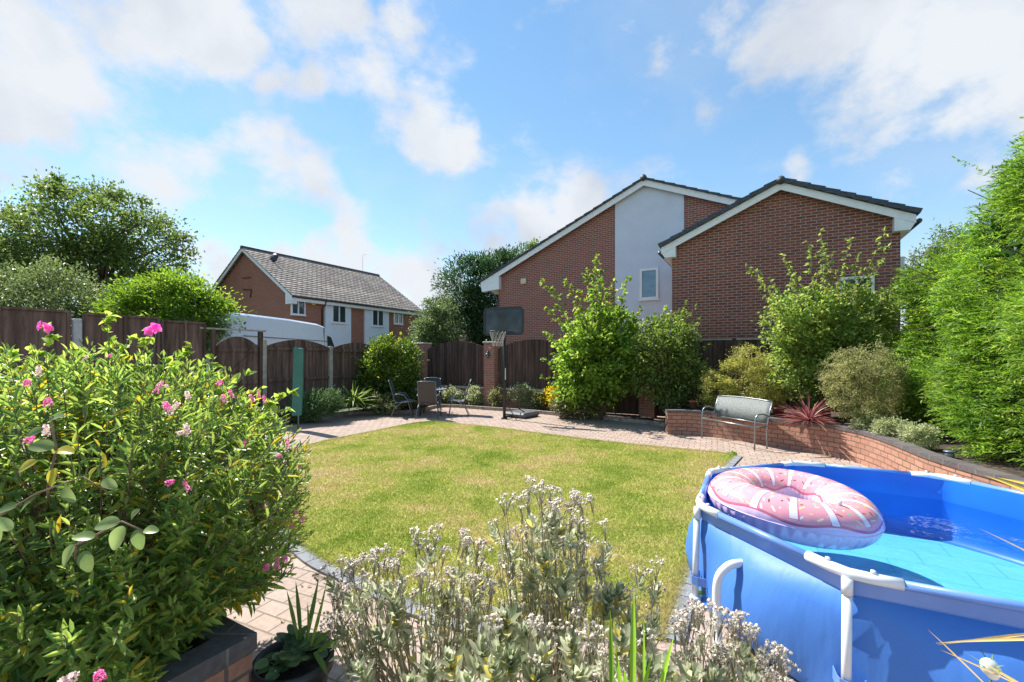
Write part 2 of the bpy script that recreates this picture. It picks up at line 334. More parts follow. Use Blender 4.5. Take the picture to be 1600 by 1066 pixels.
def wood(name, c1, c2, sc=14., bump=.4):
    m = bpy.data.materials.new(name); nt, p, o = nodes_of(m); N = nt.nodes.new; L = nt.links.new
    p.inputs['Roughness'].default_value = .85; p.inputs['Specular IOR Level'].default_value = .2
    uv = N('ShaderNodeUVMap'); mp = N('ShaderNodeMapping'); mp.inputs['Scale'].default_value = (sc, 1.2, 1); L(uv.outputs[0], mp.inputs[0])
    nz = N('ShaderNodeTexNoise'); nz.inputs['Scale'].default_value = 1.; nz.inputs['Detail'].default_value = 8; nz.inputs['Roughness'].default_value = .65; L(mp.outputs[0], nz.inputs['Vector'])
    cr = N('ShaderNodeValToRGB'); e = cr.color_ramp.elements; e[0].position = .32; e[0].color = (*c1, 1); e[1].position = .72; e[1].color = (*c2, 1); L(nz.outputs['Fac'], cr.inputs[0])
    m3 = N('ShaderNodeMapping'); m3.inputs['Scale'].default_value = (9., .12, 1); L(uv.outputs[0], m3.inputs[0]); n3 = N('ShaderNodeTexNoise'); n3.inputs['Scale'].default_value = 1.; n3.inputs['Detail'].default_value = 1; L(m3.outputs[0], n3.inputs['Vector'])
    r3 = N('ShaderNodeMapRange'); r3.inputs['From Min'].default_value = .3; r3.inputs['From Max'].default_value = .7; r3.inputs['To Min'].default_value = .6; r3.inputs['To Max'].default_value = 1.45; L(n3.outputs['Fac'], r3.inputs[0])
    mm = N('ShaderNodeMix'); mm.data_type = 'RGBA'; mm.blend_type = 'MULTIPLY'; mm.inputs[0].default_value = 1.; L(cr.outputs[0], mm.inputs[6]); L(r3.outputs[0], mm.inputs[7]); L(mm.outputs[2], p.inputs['Base Color']); bp = N('ShaderNodeBump'); bp.inputs['Strength'].default_value = bump; bp.inputs['Distance'].default_value = .005
    L(nz.outputs['Fac'], bp.inputs['Height']); L(bp.outputs[0], p.inputs['Normal']); return m
M_fence = wood('dark_stained_wood', (.042, .026, .02), (.14, .09, .072))
M_fence_l = wood('brown_fence_wood', (.068, .043, .034), (.21, .14, .112))
M_conc = mat('concrete_post', (.36, .33, .28), .9, noise=.18, nscale=10, bump=.4, bscale=80)
M_conc_w = mat('pale_concrete', (.42, .42, .42), .9, noise=.12, nscale=10)
M_kerb = mat('stone_kerb', (.30, .25, .20), .9, noise=.3, nscale=9, bump=.5, bscale=50)
M_soil = mat('dark_soil', (.055, .038, .028), .95, noise=.5, nscale=14, bump=.9, bscale=45)
M_bark = mat('bark', (.10, .07, .05), .9, noise=.35, nscale=20, bump=.8, bscale=60)
M_twig = mat('pale_twig', (.20, .14, .09), .85, noise=.3, nscale=30)
M_gstem = mat('green_stem', (.09, .13, .04), .6, noise=.2, nscale=20)

# ------------------------------------------------------------------ setting: ground
def sheet(name, poly, z, m, parent=None, thick=0.):
    b = MB()
    if thick: b.prism([(p[0], p[1]) for p in poly], Vector((0, 0, z)), Vector((1, 0, 0)), Vector((0, 1, 0)), Vector((0, 0, -1)), thick)
    else: b.add([(p[0], p[1], z) for p in poly], [tuple(range(len(poly)))])
    o = b.build(name, m, parent)
    if o.data.polygons[0].normal.z < 0 and not thick: o.data.flip_normals()
    return o
M_ground = mat('rough_ground', (.085, .10, .045), .95, noise=.4, nscale=.6, bump=.5, bscale=6)
tag(sheet('ground', [(-600, -200), (600, -200), (600, 900), (-600, 900)], -.02, M_ground), kind='structure')
tag(sheet('patio', [(-12, -2), (12, -2), (12, 8), (4.5, 14.2), (-3.4, 17.0), (-12, 3)], 0., M_pave), kind='structure')

def smooth_poly(pts, n=6, closed=True):
    P = [Vector((p[0], p[1], 0)) for p in pts]; out = []; K = len(P)
    rng = range(K) if closed else range(K-1)
    for i in rng:
        p0 = P[(i-1) % K] if closed or i > 0 else P[i]; p1 = P[i]; p2 = P[(i+1) % K]; p3 = P[(i+2) % K] if closed or i < K-2 else P[i+1]
        for k in range(n):
            t = k/n; out.append(.5*((2*p1)+(-p0+p2)*t+(2*p0-5*p1+4*p2-p3)*t*t+(-p0+3*p1-3*p2+p3)*t**3))
    if not closed: out.append(P[-1])
    return out
back_px = [(470, 700), (520, 688), (570, 678), (610, 670), (645, 663), (680, 660), (720, 664), (770, 669), (830, 677), (900, 686), (980, 695), (1060, 703), (1125, 709)]
lawn_pts = [gp(*q) for q in back_px]
rim_r = [gp(1147, 713), gp(1118, 745), gp(1098, 800), gp(1082, 860), gp(1066, 905), gp(1050, 950), gp(1035, 1000)]
front = [Vector((.35, 2.75, 0)), Vector((-.5, 3.05, 0)), Vector((-1.15, 3.5, 0)), gp(497, 872), Vector((-2.3, 4.55, 0)), Vector((-3.1, 6.1, 0)), Vector((-3.75, 7.6, 0))]
lawn_poly = [Vector(p) for p in smooth_poly(lawn_pts, 4, False)]+[Vector(p) for p in smooth_poly(rim_r, 4, False)]+[Vector(p) for p in smooth_poly(front, 4, False)]
def grass_mat(name, blade):
    m = bpy.data.materials.new(name); nt, p, o = nodes_of(m); N = nt.nodes.new; L = nt.links.new
    p.inputs['Roughness'].default_value = .75; p.inputs['Specular IOR Level'].default_value = .2
    tc = N('ShaderNodeTexCoord')
    n1 = N('ShaderNodeTexNoise'); n1.inputs['Scale'].default_value = 1.1; n1.inputs['Detail'].default_value = 9; n1.inputs['Roughness'].default_value = .68; L(tc.outputs['Object'], n1.inputs['Vector'])
    nb = N('ShaderNodeTexNoise'); nb.inputs['Scale'].default_value = .38; nb.inputs['Detail'].default_value = 4; L(tc.outputs['Object'], nb.inputs['Vector'])
    nm = N('ShaderNodeMath'); nm.operation = 'MULTIPLY_ADD'; nm.inputs[1].default_value = .75; nm.inputs[2].default_value = -.355; L(nb.outputs['Fac'], nm.inputs[0]); na = N('ShaderNodeMath'); L(n1.outputs['Fac'], na.inputs[0]); L(nm.outputs[0], na.inputs[1])
    cr = N('ShaderNodeValToRGB'); e = cr.color_ramp.elements
    e[0].position = .33; e[0].color = (.27, .35, .05, 1); e[1].position = .50; e[1].color = (.45, .46, .125, 1)
    x = cr.color_ramp.elements.new(.61); x.color = (.54, .47, .20, 1); x = cr.color_ramp.elements.new(.73); x.color = (.58, .49, .27, 1)
    L(na.outputs[0], cr.inputs[0])
    n2 = N('ShaderNodeTexNoise'); n2.inputs['Scale'].default_value = 40.; n2.inputs['Detail'].default_value = 6; L(tc.outputs['Object'], n2.inputs['Vector'])
    mr = N('ShaderNodeMapRange'); mr.inputs['From Min'].default_value = .3; mr.inputs['From Max'].default_value = .7; mr.inputs['To Min'].default_value = .7; mr.inputs['To Max'].default_value = 1.25; L(n2.outputs['Fac'], mr.inputs[0])
    mx = N('ShaderNodeMix'); mx.data_type = 'RGBA'; mx.blend_type = 'MULTIPLY'; mx.inputs[0].default_value = 1.; L(cr.outputs[0], mx.inputs[6]); L(mr.outputs[0], mx.inputs[7]); c = mx.outputs[2]
    if blade:
        a = N('ShaderNodeAttribute'); a.attribute_name = 'tint'; r2 = N('ShaderNodeMapRange'); r2.inputs['To Min'].default_value = .7; r2.inputs['To Max'].default_value = 1.45; L(a.outputs['Fac'], r2.inputs[0])
        m2 = N('ShaderNodeMix'); m2.data_type = 'RGBA'; m2.blend_type = 'MULTIPLY'; m2.inputs[0].default_value = 1.; L(c, m2.inputs[6]); L(r2.outputs[0], m2.inputs[7]); c = m2.outputs[2]
    L(c, p.inputs['Base Color'])
    if blade:
        tr = N('ShaderNodeBsdfTranslucent'); L(c, tr.inputs['Color']); ms = N('ShaderNodeMixShader'); ms.inputs[0].default_value = .4
        L(p.outputs[0], ms.inputs[1]); L(tr.outputs[0], ms.inputs[2]); L(ms.outputs[0], o.inputs['Surface'])
    else:
        bp = N('ShaderNodeBump'); bp.inputs['Strength'].default_value = .8; bp.inputs['Distance'].default_value = .02; L(n2.outputs['Fac'], bp.inputs['Height']); L(bp.outputs[0], p.inputs['Normal'])
    return m
M_lawn = grass_mat('lawn_turf', False); M_blade = grass_mat('grass_blade', True)
tag(sheet('lawn', lawn_poly, .012, M_lawn), kind='structure')
def inside(P, poly):
    x, y = P[:, 0], P[:, 1]; c = np.zeros(len(P), bool); q = np.array([(p[0], p[1]) for p in poly]); j = len(q)-1
    for i in range(len(q)):
        cond = ((q[i, 1] > y) != (q[j, 1] > y)) & (x < (q[j, 0]-q[i, 0])*(y-q[i, 1])/(q[j, 1]-q[i, 1]+1e-12)+q[i, 0]); c ^= cond; j = i
    return c
def grass():
    n = 900000; Y = 2.6*(12.2/2.6)**RNG.random(n); X = RNG.uniform(-4.5, 4.6, n); keep = RNG.random(n) < (Y/12.2)**.0
    P = np.stack([X, Y, np.full(n, .01)], 1)[keep]; P = P[inside(P, lawn_poly)]
    n1_ = len(P); q = np.array([(p[0], p[1]) for p in lawn_poly]); kk = 26000; i_ = RNG.integers(0, len(q), kk); t_ = RNG.random((kk, 1)); E_ = q[i_]*(1-t_)+q[(i_+1) % len(q)]*t_+RNG.normal(size=(kk, 2))*.022
    P = np.concatenate([P, np.concatenate([E_, np.full((kk, 1), .012)], 1)]); nw_ = 70; wc = np.stack([RNG.uniform(-3, 4, nw_), RNG.uniform(3, 10, nw_)], 1); wp = np.repeat(wc, 50, 0)+RNG.normal(size=(nw_*50, 2))*.045; wp = np.concatenate([wp, np.full((len(wp), 1), .012)], 1); P = np.concatenate([P, wp[inside(wp, lawn_poly)]])
    n = len(P); h = RNG.uniform(.012, .038, n)*(1+.15*RNG.normal(size=n)); h[n1_+kk:] *= 1.5; w = .0035+.0011*P[:, 1]*.5; a = RNG.random(n)*2*PI; ln = RNG.normal(size=(n, 2))*.5
    S = np.stack([np.cos(a), np.sin(a), np.zeros(n)], 1)*w[:, None]*.6; T = np.stack([ln[:, 0]*h, ln[:, 1]*h, h], 1)
    V = np.stack([P-S, P+S, P+T], 1).reshape(-1, 3); F = np.arange(3*n).reshape(-1, 3)
    tag(np_mesh('grass', V, F, M_blade, None, np.repeat(RNG.random(n), 3)), kind='stuff', label='short sunlit yellow green grass covering the lawn', cat='grass')
grass()
def strip(b, pts, w, z0, z1, side=1):      # kerb following a polyline
    us = []; n = len(pts); u = 0; offs = []
    for i, p in enumerate(pts):
        t = (Vector(pts[min(i+1, n-1)])-Vector(pts[max(i-1, 0)])); t.z = 0; t.normalize(); offs.append(Vector((t.y, -t.x, 0))*side)
    for i in range(n-1):
        p, q = Vector(pts[i]), Vector(pts[i+1]); l = (q-p).length; po, qo = p+offs[i]*w, q+offs[i+1]*w
        def z(v, h): return (v.x, v.y, h)
        vs = [z(p, z0), z(q, z0), z(qo, z0), z(po, z0), z(p, z1), z(q, z1), z(qo, z1), z(po, z1)]
        fs = [(4, 5, 6, 7), (0, 1, 5, 4), (2, 3, 7, 6)]
        if i == 0: fs.append((3, 0, 4, 7))
        if i == n-2: fs.append((1, 2, 6, 5))
        if side > 0: fs = [tuple(reversed(f)) for f in fs]
        b.add(vs, fs); uvq = {0: (u, z0), 1: (u+l, z0), 2: (u+l, w+z0), 3: (u, w+z0), 4: (u, z1), 5: (u+l, z1), 6: (u+l, z1+w), 7: (u, z1+w)}
        for f in fs:
            for k in f: us.append(uvq[k])
        u += l
    return us
kb = MB(); us = strip(kb, smooth_poly(rim_r, 5, False), .13, -.01, .022, -1); tag(kb.build('lawn_edging', M_sett, None, us), kind='structure')
kb = MB(); us = strip(kb, smooth_poly(front[:5], 5, False), .13, -.01, .022, -1); tag(kb.build('lawn_edging', M_sett, None, us), kind='structure')

# ------------------------------------------------------------------ fence lines of the plot
P0 = Vector((-6.39, 11.5, 0)); D1 = GY.copy(); PW = 2.03
PC = P0+D1*PW*3                      # corner with the first pier
def arch_panel(b, o, ex, w, zb, zs, za, th=.03, ez=None, n=14):
    poly = [(0, zb), (w, zb), (w, zs)]+[(w*(1-k/n), zs+(za-zs)*math.sin(PI*k/n)**.8) for k in range(1, n)]+[(0, zs)]
    b.prism(poly, o, ex, Vector((0, 0, 1)), ez, th)
def boards(b, o, ex, w, zb, ztop, ez, bw=.11, th=.012):     # feather boards in front of a panel
    k = int(w/bw); 
    for i in range(k):
        x0 = i*w/k; h = ztop((i+.5)/k); M = Matrix.Identity(4)
        b.prism([(x0+.003, zb), (x0+w/k-.003, zb), (x0+w/k-.003, ztop((i+.9)/k)), (x0+.003, ztop((i+.1)/k))], o, ex, Vector((0, 0, 1)), ez, th+.004*(i % 2))
fn = thing('garden_fence', 'dark brown arched wooden fence panels between concrete posts behind the glossy shrub', 'fence', P0)
FN = -GX*-1      # normal towards the garden for the D1 line is +GX
for i in range(3):
    o = D1*PW*i+D1*.06; w = PW-.12; dz = .06-.03*i; b = MB()
    arch_panel(b, o+GX*-.02, D1, w, .12, 1.93+dz, 2.13+dz, .02, GX)
    boards(b, o+GX*.0, D1, w, .12, lambda t, dz=dz: 1.93+dz+.195*math.sin(PI*min(1, max(0, t)))**.8, GX)
    b.build('fence_panel', M_fence_l, fn)
    r = MB()
    for z in (.35, 1.12, 1.88+dz): r.box(((o+D1*w/2+GX*.04).x, (o+D1*w/2+GX*.04).y, z), (.001, .001, .001)); r.prism([(0, z-.04), (w, z-.04), (w, z+.04), (0, z+.04)], o+GX*.022, D1, Vector((0, 0, 1)), GX, .035)
    r.build('fence_rail', M_fence_l, fn)
for i in range(4):
    h = [2.17, 2.03, 2.0, 2.0][i]; b = MB(); c = D1*PW*i; Mx = Matrix.Translation(c) @ Matrix.Rotation(GROT, 4, 'Z'); b.bbox((0.03, 0, h/2), (.11, .11, h), .012, Mx); b.build('post', M_conc, fn)
# gate to the left of it
gt = thing('wooden_gate', 'brown wooden side gate with arched top and cross braces', 'gate', P0-D1*1.15)
b = MB(); w = 1.0; arch_panel(b, Vector(), D1, w, .06, 1.98, 2.22, .025, GX); b.build('gate_leaf', M_fence_l, gt)
b = MB()
for z in (.35, 1.1, 1.9): b.prism([(0.02, z-.05), (w-.02, z-.05), (w-.02, z+.05), (.02, z+.05)], GX*.027, D1, Vector((0, 0, 1)), GX, .03)
for z in (.4, 1.15): b.prism([(.05, z), (.17, z), (w-.05, z+.68), (w-.17, z+.68)], GX*.026, D1, Vector((0, 0, 1)), GX, .028)
b.build('gate_brace', M_fence_l, gt)
b = MB(); b.box((0, 0, 1.18), (.09, .09, 2.36), Matrix.Translation(D1*1.06+GX*.03) @ Matrix.Rotation(GROT, 4, 'Z')); b.build('gate_post', M_fence, gt)
b = MB(); b.box((0, 0, 1.18), (.09, .09, 2.36), Matrix.Translation(D1*-.06+GX*.03) @ Matrix.Rotation(GROT, 4, 'Z')); b.build('gate_post', M_fence, gt)
b = MB(); b.prism([(-.35, 2.362), (1.2, 2.362), (1.2, 2.40), (-.35, 2.40)], GX*-.01, D1, Vector((0, 0, 1)), GX, .07); b.build('top_bar', M_conc, gt)
# tall flat fence further left
fl = thing('boundary_fence', 'tall weathered brown flat topped fence along the left side', 'fence', P0)
ts = [(-1.38, -2.25, 2.50), (-2.28, -3.50, 2.55), (-3.68, -5.5, 2.57), (-5.6, -7.4, 2.58), (-7.5, -9.3, 2.58)]
for (a, c, h) in ts:
    w = a-c; o = D1*c; b = MB()
    b.prism([(0, .05), (w, .05), (w, h-.03), (0, h-.03)], o, D1, Vector((0, 0, 1)), GX, .015)
    k = int(h/.15)
    for i in range(k):
        z = .05+i*(h-.1)/k; b.prism([(.01, z), (w-.01, z), (w-.01, z+.16), (.01, z+.16)], o+GX*(.016+.004*(i % 2)), D1, Vector((0, 0, 1)), GX, .009)
    b.build('fence_panel', M_fence_l, fl)
    b = MB(); b.prism([(-.0, h-.03), (w, h-.03), (w, h+.012), (0, h+.012)], o-GX*.01, D1, Vector((0, 0, 1)), GX, .075); 
    for x in (.0, w*.5, w-.05): b.prism([(x, .05), (x+.05, .05), (x+.05, h-.032), (x, h-.032)], o+GX*.033, D1, Vector((0, 0, 1)), GX, .03)
    b.build('fence_batten', M_fence_l, fl)
b = MB(); b.bbox((0.02, 0, 1.22), (.12, .12, 2.44), .015, Matrix.Translation(D1*-3.59+GX*.02) @ Matrix.Rotation(GROT, 4, 'Z')); b.build('post', M_conc_w, fl)
b = MB(); b.bbox((0.0, 0, 1.2), (.1, .1, 2.4), .015, Matrix.Translation(D1*-5.55) @ Matrix.Rotation(GROT, 4, 'Z')); b.build('post', M_conc_w, fl)
# brick wall with piers and arched infill panels
wl = thing('pier_wall', 'low red brick wall with capped piers and dark arched fence infill', 'wall', PC)
pier_t = [0.1, 3.15, 6.25, 8.35]
b = MB(); b.prism([(0, 0), (6.45, 0), (6.45, .62), (0, .62)], GX*.05-GY*0.1, GX, Vector((0, 0, 1)), GY, .22); b.build('brick_base', M_pierbrick, wl)
b = MB(); b.prism([(0.3, .621), (6.04, .621), (6.04, .68), (.3, .68)], GX*.05-GY*0.14, GX, Vector((0, 0, 1)), GY, .30); b.build('coping', M_conc, wl)
for k, t in enumerate(pier_t):
    h = 2.17 if k < 3 else 2.0
    b = MB(); b.box((0, 0, h/2), (.42, .42, h), Matrix.Translation(GX*t) @ Matrix.Rotation(GROT, 4, 'Z')); p = b.build('pier', M_pierbrick, wl)
    b = MB(); Mx = Matrix.Translation(GX*t) @ Matrix.Rotation(GROT, 4, 'Z'); b.bbox((0, 0, h+.032), (.50, .50, .06), .02, Mx); b.build('pier_cap', M_conc, p)
for k in range(3):
    a, c = pier_t[k]+.21, pier_t[k+1]-.21; w = c-a; o = GX*a; b = MB(); zb = .682 if k < 2 else .05
    arch_panel(b, o+GY*.03, GX, w, zb, 1.98, 2.28, .02, GY)
    boards(b, o+GY*.03, GX, w, zb, lambda t: 1.98+.29*math.sin(PI*min(1, max(0, t)))**.8, -GY, .095)
    b.build('infill_panel', M_fence, wl)
# fence behind the raised bed
fb = thing('back_fence', 'dark timber fence strip against the near brick gable above the shrubs', 'fence', PC+GX*8.6)
for k in range(3):
    b = MB(); o = GX*(k*2.0); b.prism([(0, .05), (1.9, .05), (1.9, 2.16), (0, 2.16)], o, GX, Vector((0, 0, 1)), GY, .02)
    boards(b, o, GX, 1.9, .05, lambda t: 2.14, -GY, .1); b.build('fence_panel', M_fence, fb)
    b = MB(); b.prism([(0, 2.161), (1.9, 2.161), (1.9, 2.2), (0, 2.2)], o-GY*.03, GX, Vector((0, 0, 1)), GY, .08); b.build('fence_cap', M_conc, fb)
for k in range(4):
    b = MB(); b.box((0, 0, 1.1), (.09, .09, 2.2), Matrix.Translation(GX*(k*2.0-.05)) @ Matrix.Rotation(GROT, 4, 'Z')); b.build('post', M_fence, fb)

# planting borders
bl = [gp(438, 662, .1), gp(468, 650, .1), gp(528, 644.5, .1), gp(590, 642, .1), gp(650, 640, .1), gp(692, 632, .1), gp(760, 636, .1), gp(820, 640, .1), gp(876, 645, .1)]
bl = [Vector((p.x, p.y, 0)) for p in bl]+[gp(930, 655), gp(1020, 664), gp(1044, 668)]
blc = [Vector((-7.6, 9.6, 0)), Vector((-6.8, 10.6, 0))]+bl
soil_poly = [Vector((p.x, p.y, 0)) for p in smooth_poly(blc, 3, False)]+[PC+GX*8.3, PC+GX*.1, P0+D1*.1, P0-D1*2.4]
tag(sheet('soil', soil_poly, .045, M_soil), kind='structure')
kb = MB(); us = strip(kb, smooth_poly(blc, 3, False), .09, -.01, .10, -1); tag(kb.build('border_kerb', M_kerb, None, us), kind='structure')

# raised bed with the curved retaining wall
WT = .54
cop = [gp(x, y, WT) for x, y in ((1043, 641), (1080, 641.5), (1145, 647), (1211, 654), (1250, 658.5), (1316, 667), (1363, 678), (1408, 694), (1447, 709), (1500, 725), (1560, 742), (1600, 754), (1700, 790))]
wall_line = smooth_poly(cop, 5, False)
rw = thing('retaining_wall', 'curved low red brick retaining wall topped with dark coping behind the pool', 'wall', (0, 0, 0))
b = MB(); us = strip(b, [Vector((p.x, p.y, 0)) for p in wall_line], .13, -.01, WT-.062, -1); b.build('brick_face', M_wallbrick, rw, us)
b = MB(); wl2 = []
for i, p in enumerate(wall_line):
    t = wall_line[min(i+1, len(wall_line)-1)]-wall_line[max(i-1, 0)]; t.z = 0; t.normalize(); wl2.append(Vector((p.x+t.y*.015, p.y-t.x*.015, 0)))
us = strip(b, wl2, .165, WT-.06, WT, -1); b.build('coping', M_coping, rw, us)
ins = []
for i, p in enumerate(wall_line):
    t = wall_line[min(i+1, len(wall_line)-1)]-wall_line[max(i-1, 0)]; t.z = 0; t.normalize(); ins.append(Vector((p.x-t.y*.14, p.y+t.x*.14, 0)))
tag(sheet('raised_bed_soil', ins+[Vector((12, 3.0, 0)), Vector((12, 8.2, 0)), PC+GX*8.6-GY*.1], WT-.09, M_soil), kind='structure')

# ------------------------------------------------------------------ houses
def gable_roof(parent, o_local, prof, y0, y1, m, rows, th=.06, tile=.0):
    """prof: (x_eave, z_eave, x_ridge, z_ridge) in house local x/z; slab rows from y0 to y1 along local y"""
    x0, z0, x1, z1 = prof; b = MB(); dx, dz = (x1-x0)/rows, (z1-z0)/rows; l = math.hypot(dx, dz); nx, nz = -dz/l, dx/l
    if nz < 0: nx, nz = -nx, -nz
    for k in range(rows):
        a = (x0+dx*k, z0+dz*k); c = (x0+dx*(k+1.12), z0+dz*(k+1.12))
        if k == rows-1: c = (x1, z1)
        poly = [(a[0]+nx*.012, a[1]+nz*.012), (c[0]-nx*.012, c[1]-nz*.012), (c[0]+nx*(th-.03), c[1]+nz*(th-.03)), (a[0]+nx*th, a[1]+nz*th)]
        b.prism(poly, Vector((0, y0+.004*(k % 2), 0)), Vector((1, 0, 0)), Vector((0, 0, 1)), Vector((0, 1, 0)), y1-y0)
    return b.build('roof', m, parent)
def window(parent, face, c, w, h, panes=2, frame=.05, depth=.05, glass=None, m=None):
    """face: (ex, ez_normal) local axes; c = centre on wall surface"""
    ex, en = face; ez = Vector((0, 0, 1)); m = m or M_white; b = MB(); c = Vector(c)
    def bar(x0, x1, z0, z1, d0=-.02, d1=depth): b.prism([(x0, z0), (x1, z0), (x1, z1), (x0, z1)], c+en*d0, ex, ez, en, d1-d0)
    bar(-w/2, w/2, -h/2, -h/2+frame); bar(-w/2, w/2, h/2-frame, h/2); bar(-w/2, -w/2+frame, -h/2+frame, h/2-frame); bar(w/2-frame, w/2, -h/2+frame, h/2-frame)
    for k in range(1, panes):
        x = -w/2+w*k/panes; bar(x-frame*.45, x+frame*.45, -h/2+frame, h/2-frame)
    f = b.build('window', m, parent)
    g = MB(); g.prism([(-w/2+frame, -h/2+frame), (w/2-frame, -h/2+frame), (w/2-frame, h/2-frame), (-w/2+frame, h/2-frame)], c+en*.0, ex, ez, en, .012); g.build('pane', glass or M_glass, f)
    s = MB(); s.prism([(-w/2-.05, -h/2-.045), (w/2+.05, -h/2-.045), (w/2+.05, -h/2-.003), (-w/2-.05, -h/2-.003)], c-en*.01, ex, ez, en, .10); s.build('sill', m, f)
    return f
EXL = Vector((1, 0, 0)); EYL = Vector((0, 1, 0)); EZL = Vector((0, 0, 1))

# near gable
A = at(1050, 556, 13.0); A.z = 0
nh = thing('brick_house', 'nearest brick gable with dark stepped roof edge, right of the pale panel', 'house', A, GROT)
tA, zA = on_gable(A, 1052, 388); tT, zT = on_gable(A, 1221, 296); tB, zB = on_gable(A, 1396, 336)
tB2 = on_gable(A, 1407, 340)[0]
zA0 = zA; b = MB()
b.prism([(0, 0), (tB2, 0), (tB2, zB-.03), (tT, zT), (0, zA)], Vector((0, 0, 0)), EXL, EZL, EYL, 9.0); b.build('wall', M_brick2, nh)
Af = A-GY*.28          # plane of the verge
q = [on_gable(Af, *p) for p in ((1030, 384), (1220, 281), (1438, 330))]
ridge = (q[1][0], q[1][1]-.03)
gable_roof(nh, A, (q[0][0], q[0][1]-.05, ridge[0], ridge[1]), -.28, 9.2, M_slate, 9, .12)
gable_roof(nh, A, (q[2][0], q[2][1]-.05, ridge[0], ridge[1]), -.28, 9.2, M_slate, 9, .12)
b = MB(); b.tube([Vector((ridge[0], -.30, ridge[1]+.03)), Vector((ridge[0], 9.2, ridge[1]+.03))], .10, 10); b.build('ridge_tile', M_slate, nh)
def barge(parent, pts, y, drop, box_l=None, box_r=None, m=M_white, th=.03):
    (xa, za), (xt, zt), (xb, zb) = pts; b = MB()
    b.prism([(xa, za), (xa, za-drop), (xt, zt-drop), (xt, zt)], Vector((0, y, 0)), EXL, EZL, EYL, th)
    b.prism([(xt, zt), (xt, zt-drop), (xb, zb-drop), (xb, zb)], Vector((0, y, 0)), EXL, EZL, EYL, th)
    return b.build('bargeboard', m, parent)
pa = (q[0][0]+.04, q[0][1]-.045); pt = (ridge[0], ridge[1]-.005); pb = (q[2][0]-.05, q[2][1]-.045)
barge(nh, (pa, pt, pb), -.20, .19)
b = MB(); sl = (pt[1]-pa[1])/(pt[0]-pa[0])
b.prism([(pa[0]+.02, pa[1]-.19), (pa[0]+.10, pa[1]-.30), (.13, pa[1]-.30), (.13, pa[1]+(.13-pa[0])*sl-.19)], Vector((0, -.197, 0)), EXL, EZL, EYL, .24); b.build('eave_box', M_white, nh); b = MB()
sr = (pt[1]-pb[1])/(pb[0]-pt[0])
b.prism([(pb[0]-.02, pb[1]-.19), (pb[0]-.10, pb[1]-.33), (tB2-.15, pb[1]-.33), (tB2-.15, pb[1]+(pb[0]-tB2+.15)*sr-.19)], Vector((0, -.197, 0)), EXL, EZL, EYL, .24)
b.build('eave_box', M_white, nh)
b = MB(); b.box(((pb[0]+tB2)/2-.01, 4.55, pb[1]-.31), (pb[0]-tB2-.06, 9.0, .02)); b.box(((pa[0]+0)/2, 4.55, pa[1]-.28), (abs(pa[0])-.06, 9.0, .02)); b.build('soffit', M_white, nh)
b = MB(); b.tube([Vector((pb[0]+.06, -.18, pb[1]-.14)), Vector((pb[0]+.06, 9, pb[1]-.14))], .055, 8); b.tube([Vector((pa[0]-.05, -.18, pa[1]-.14)), Vector((pa[0]-.05, 9, pa[1]-.14))], .055, 8); b.build('gutter', M_gut, nh)
f = window(nh, (EYL, EXL), (tB2+.02, .9, 3.55), 1.2, 1.15, 2, .06, .12)

wq = on_gable(A, 1312, 434); wr = on_gable(A, 1366, 500); window(nh, (EXL, -EYL), ((wq[0]+wr[0])/2, 0, (wq[1]+wr[1])/2), wr[0]-wq[0], wq[1]-wr[1], 2, .06, .03)
# tall house with pale panel
C = at(779, 556, 19.5); C.z = 0
th_ = thing('brick_house', 'taller brick house with a pale rendered panel and one narrow window', 'house', C, GROT)
z0 = on_gable(C, 779, 427)[1]; tt, zt = on_gable(C, 1006, 289); tr, zr = on_gable(C, 1148, 319)
sr = (zt-zr)/(tr-tt); tr2 = tr+1.6; zr2 = zt-sr*(tr2-tt)
b = MB(); b.prism([(0, 0), (tr2, 0), (tr2, zr2), (tt, zt), (0, z0)], Vector((0, 0, 0)), EXL, EZL, EYL, 9.); b.build('wall', M_brick, th_)
pl0 = on_gable(C, 961.5, 318)[0]; pl1 = on_gable(C, 1069, 305)[0]
b = MB(); b.prism([(pl0, .3), (pl1, .3), (pl1, zt-sr*(pl1-tt)), (tt, zt), (pl0, z0+(zt-z0)*pl0/tt)], Vector((0, -.045, 0)), EXL, EZL, EYL, .05); b.build('render_panel', M_render, th_)
Cf = C-GY*.3
q = [on_gable(Cf, *p) for p in ((748, 440), (1005, 278), (1152, 309))]
srf = (q[1][1]-q[2][1])/(q[2][0]-q[1][0]); ridge = (q[1][0], q[1][1]-.02); re = (q[1][0]+5.0, ridge[1]-srf*5.0)
gable_roof(th_, C, (q[0][0], q[0][1]-.04, ridge[0], ridge[1]), -.30, 9.2, M_slate, 19, .075)
gable_roof(th_, C, (re[0], re[1]-.04, ridge[0], ridge[1]), -.30, 9.2, M_slate, 14, .075)
b = MB(); b.tube([Vector((ridge[0], -.32, ridge[1]+.04)), Vector((ridge[0], 9.2, ridge[1]+.03))], .11, 10); b.build('ridge_tile', M_slate, th_)
pa = (q[0][0]+.05, q[0][1]-.035); pt = (ridge[0], ridge[1]-.005); pb = (re[0], re[1]-.04)
barge(th_, (pa, pt, pb), -.22, .22)
sl = (pt[1]-pa[1])/(pt[0]-pa[0]); b = MB()
b.prism([(pa[0]+.02, pa[1]-.2), (pa[0]+.06, pa[1]-.42), (.14, pa[1]-.36), (.14, pa[1]+(.14-pa[0])*sl-.22)], Vector((0, -.217, 0)), EXL, EZL, EYL, .26); b.build('eave_box', M_white, th_)
b = MB(); b.box(((pa[0])/2, 4.6, pa[1]-.36), (abs(pa[0])-.1, 9.0, .02)); b.build('soffit', M_white, th_)
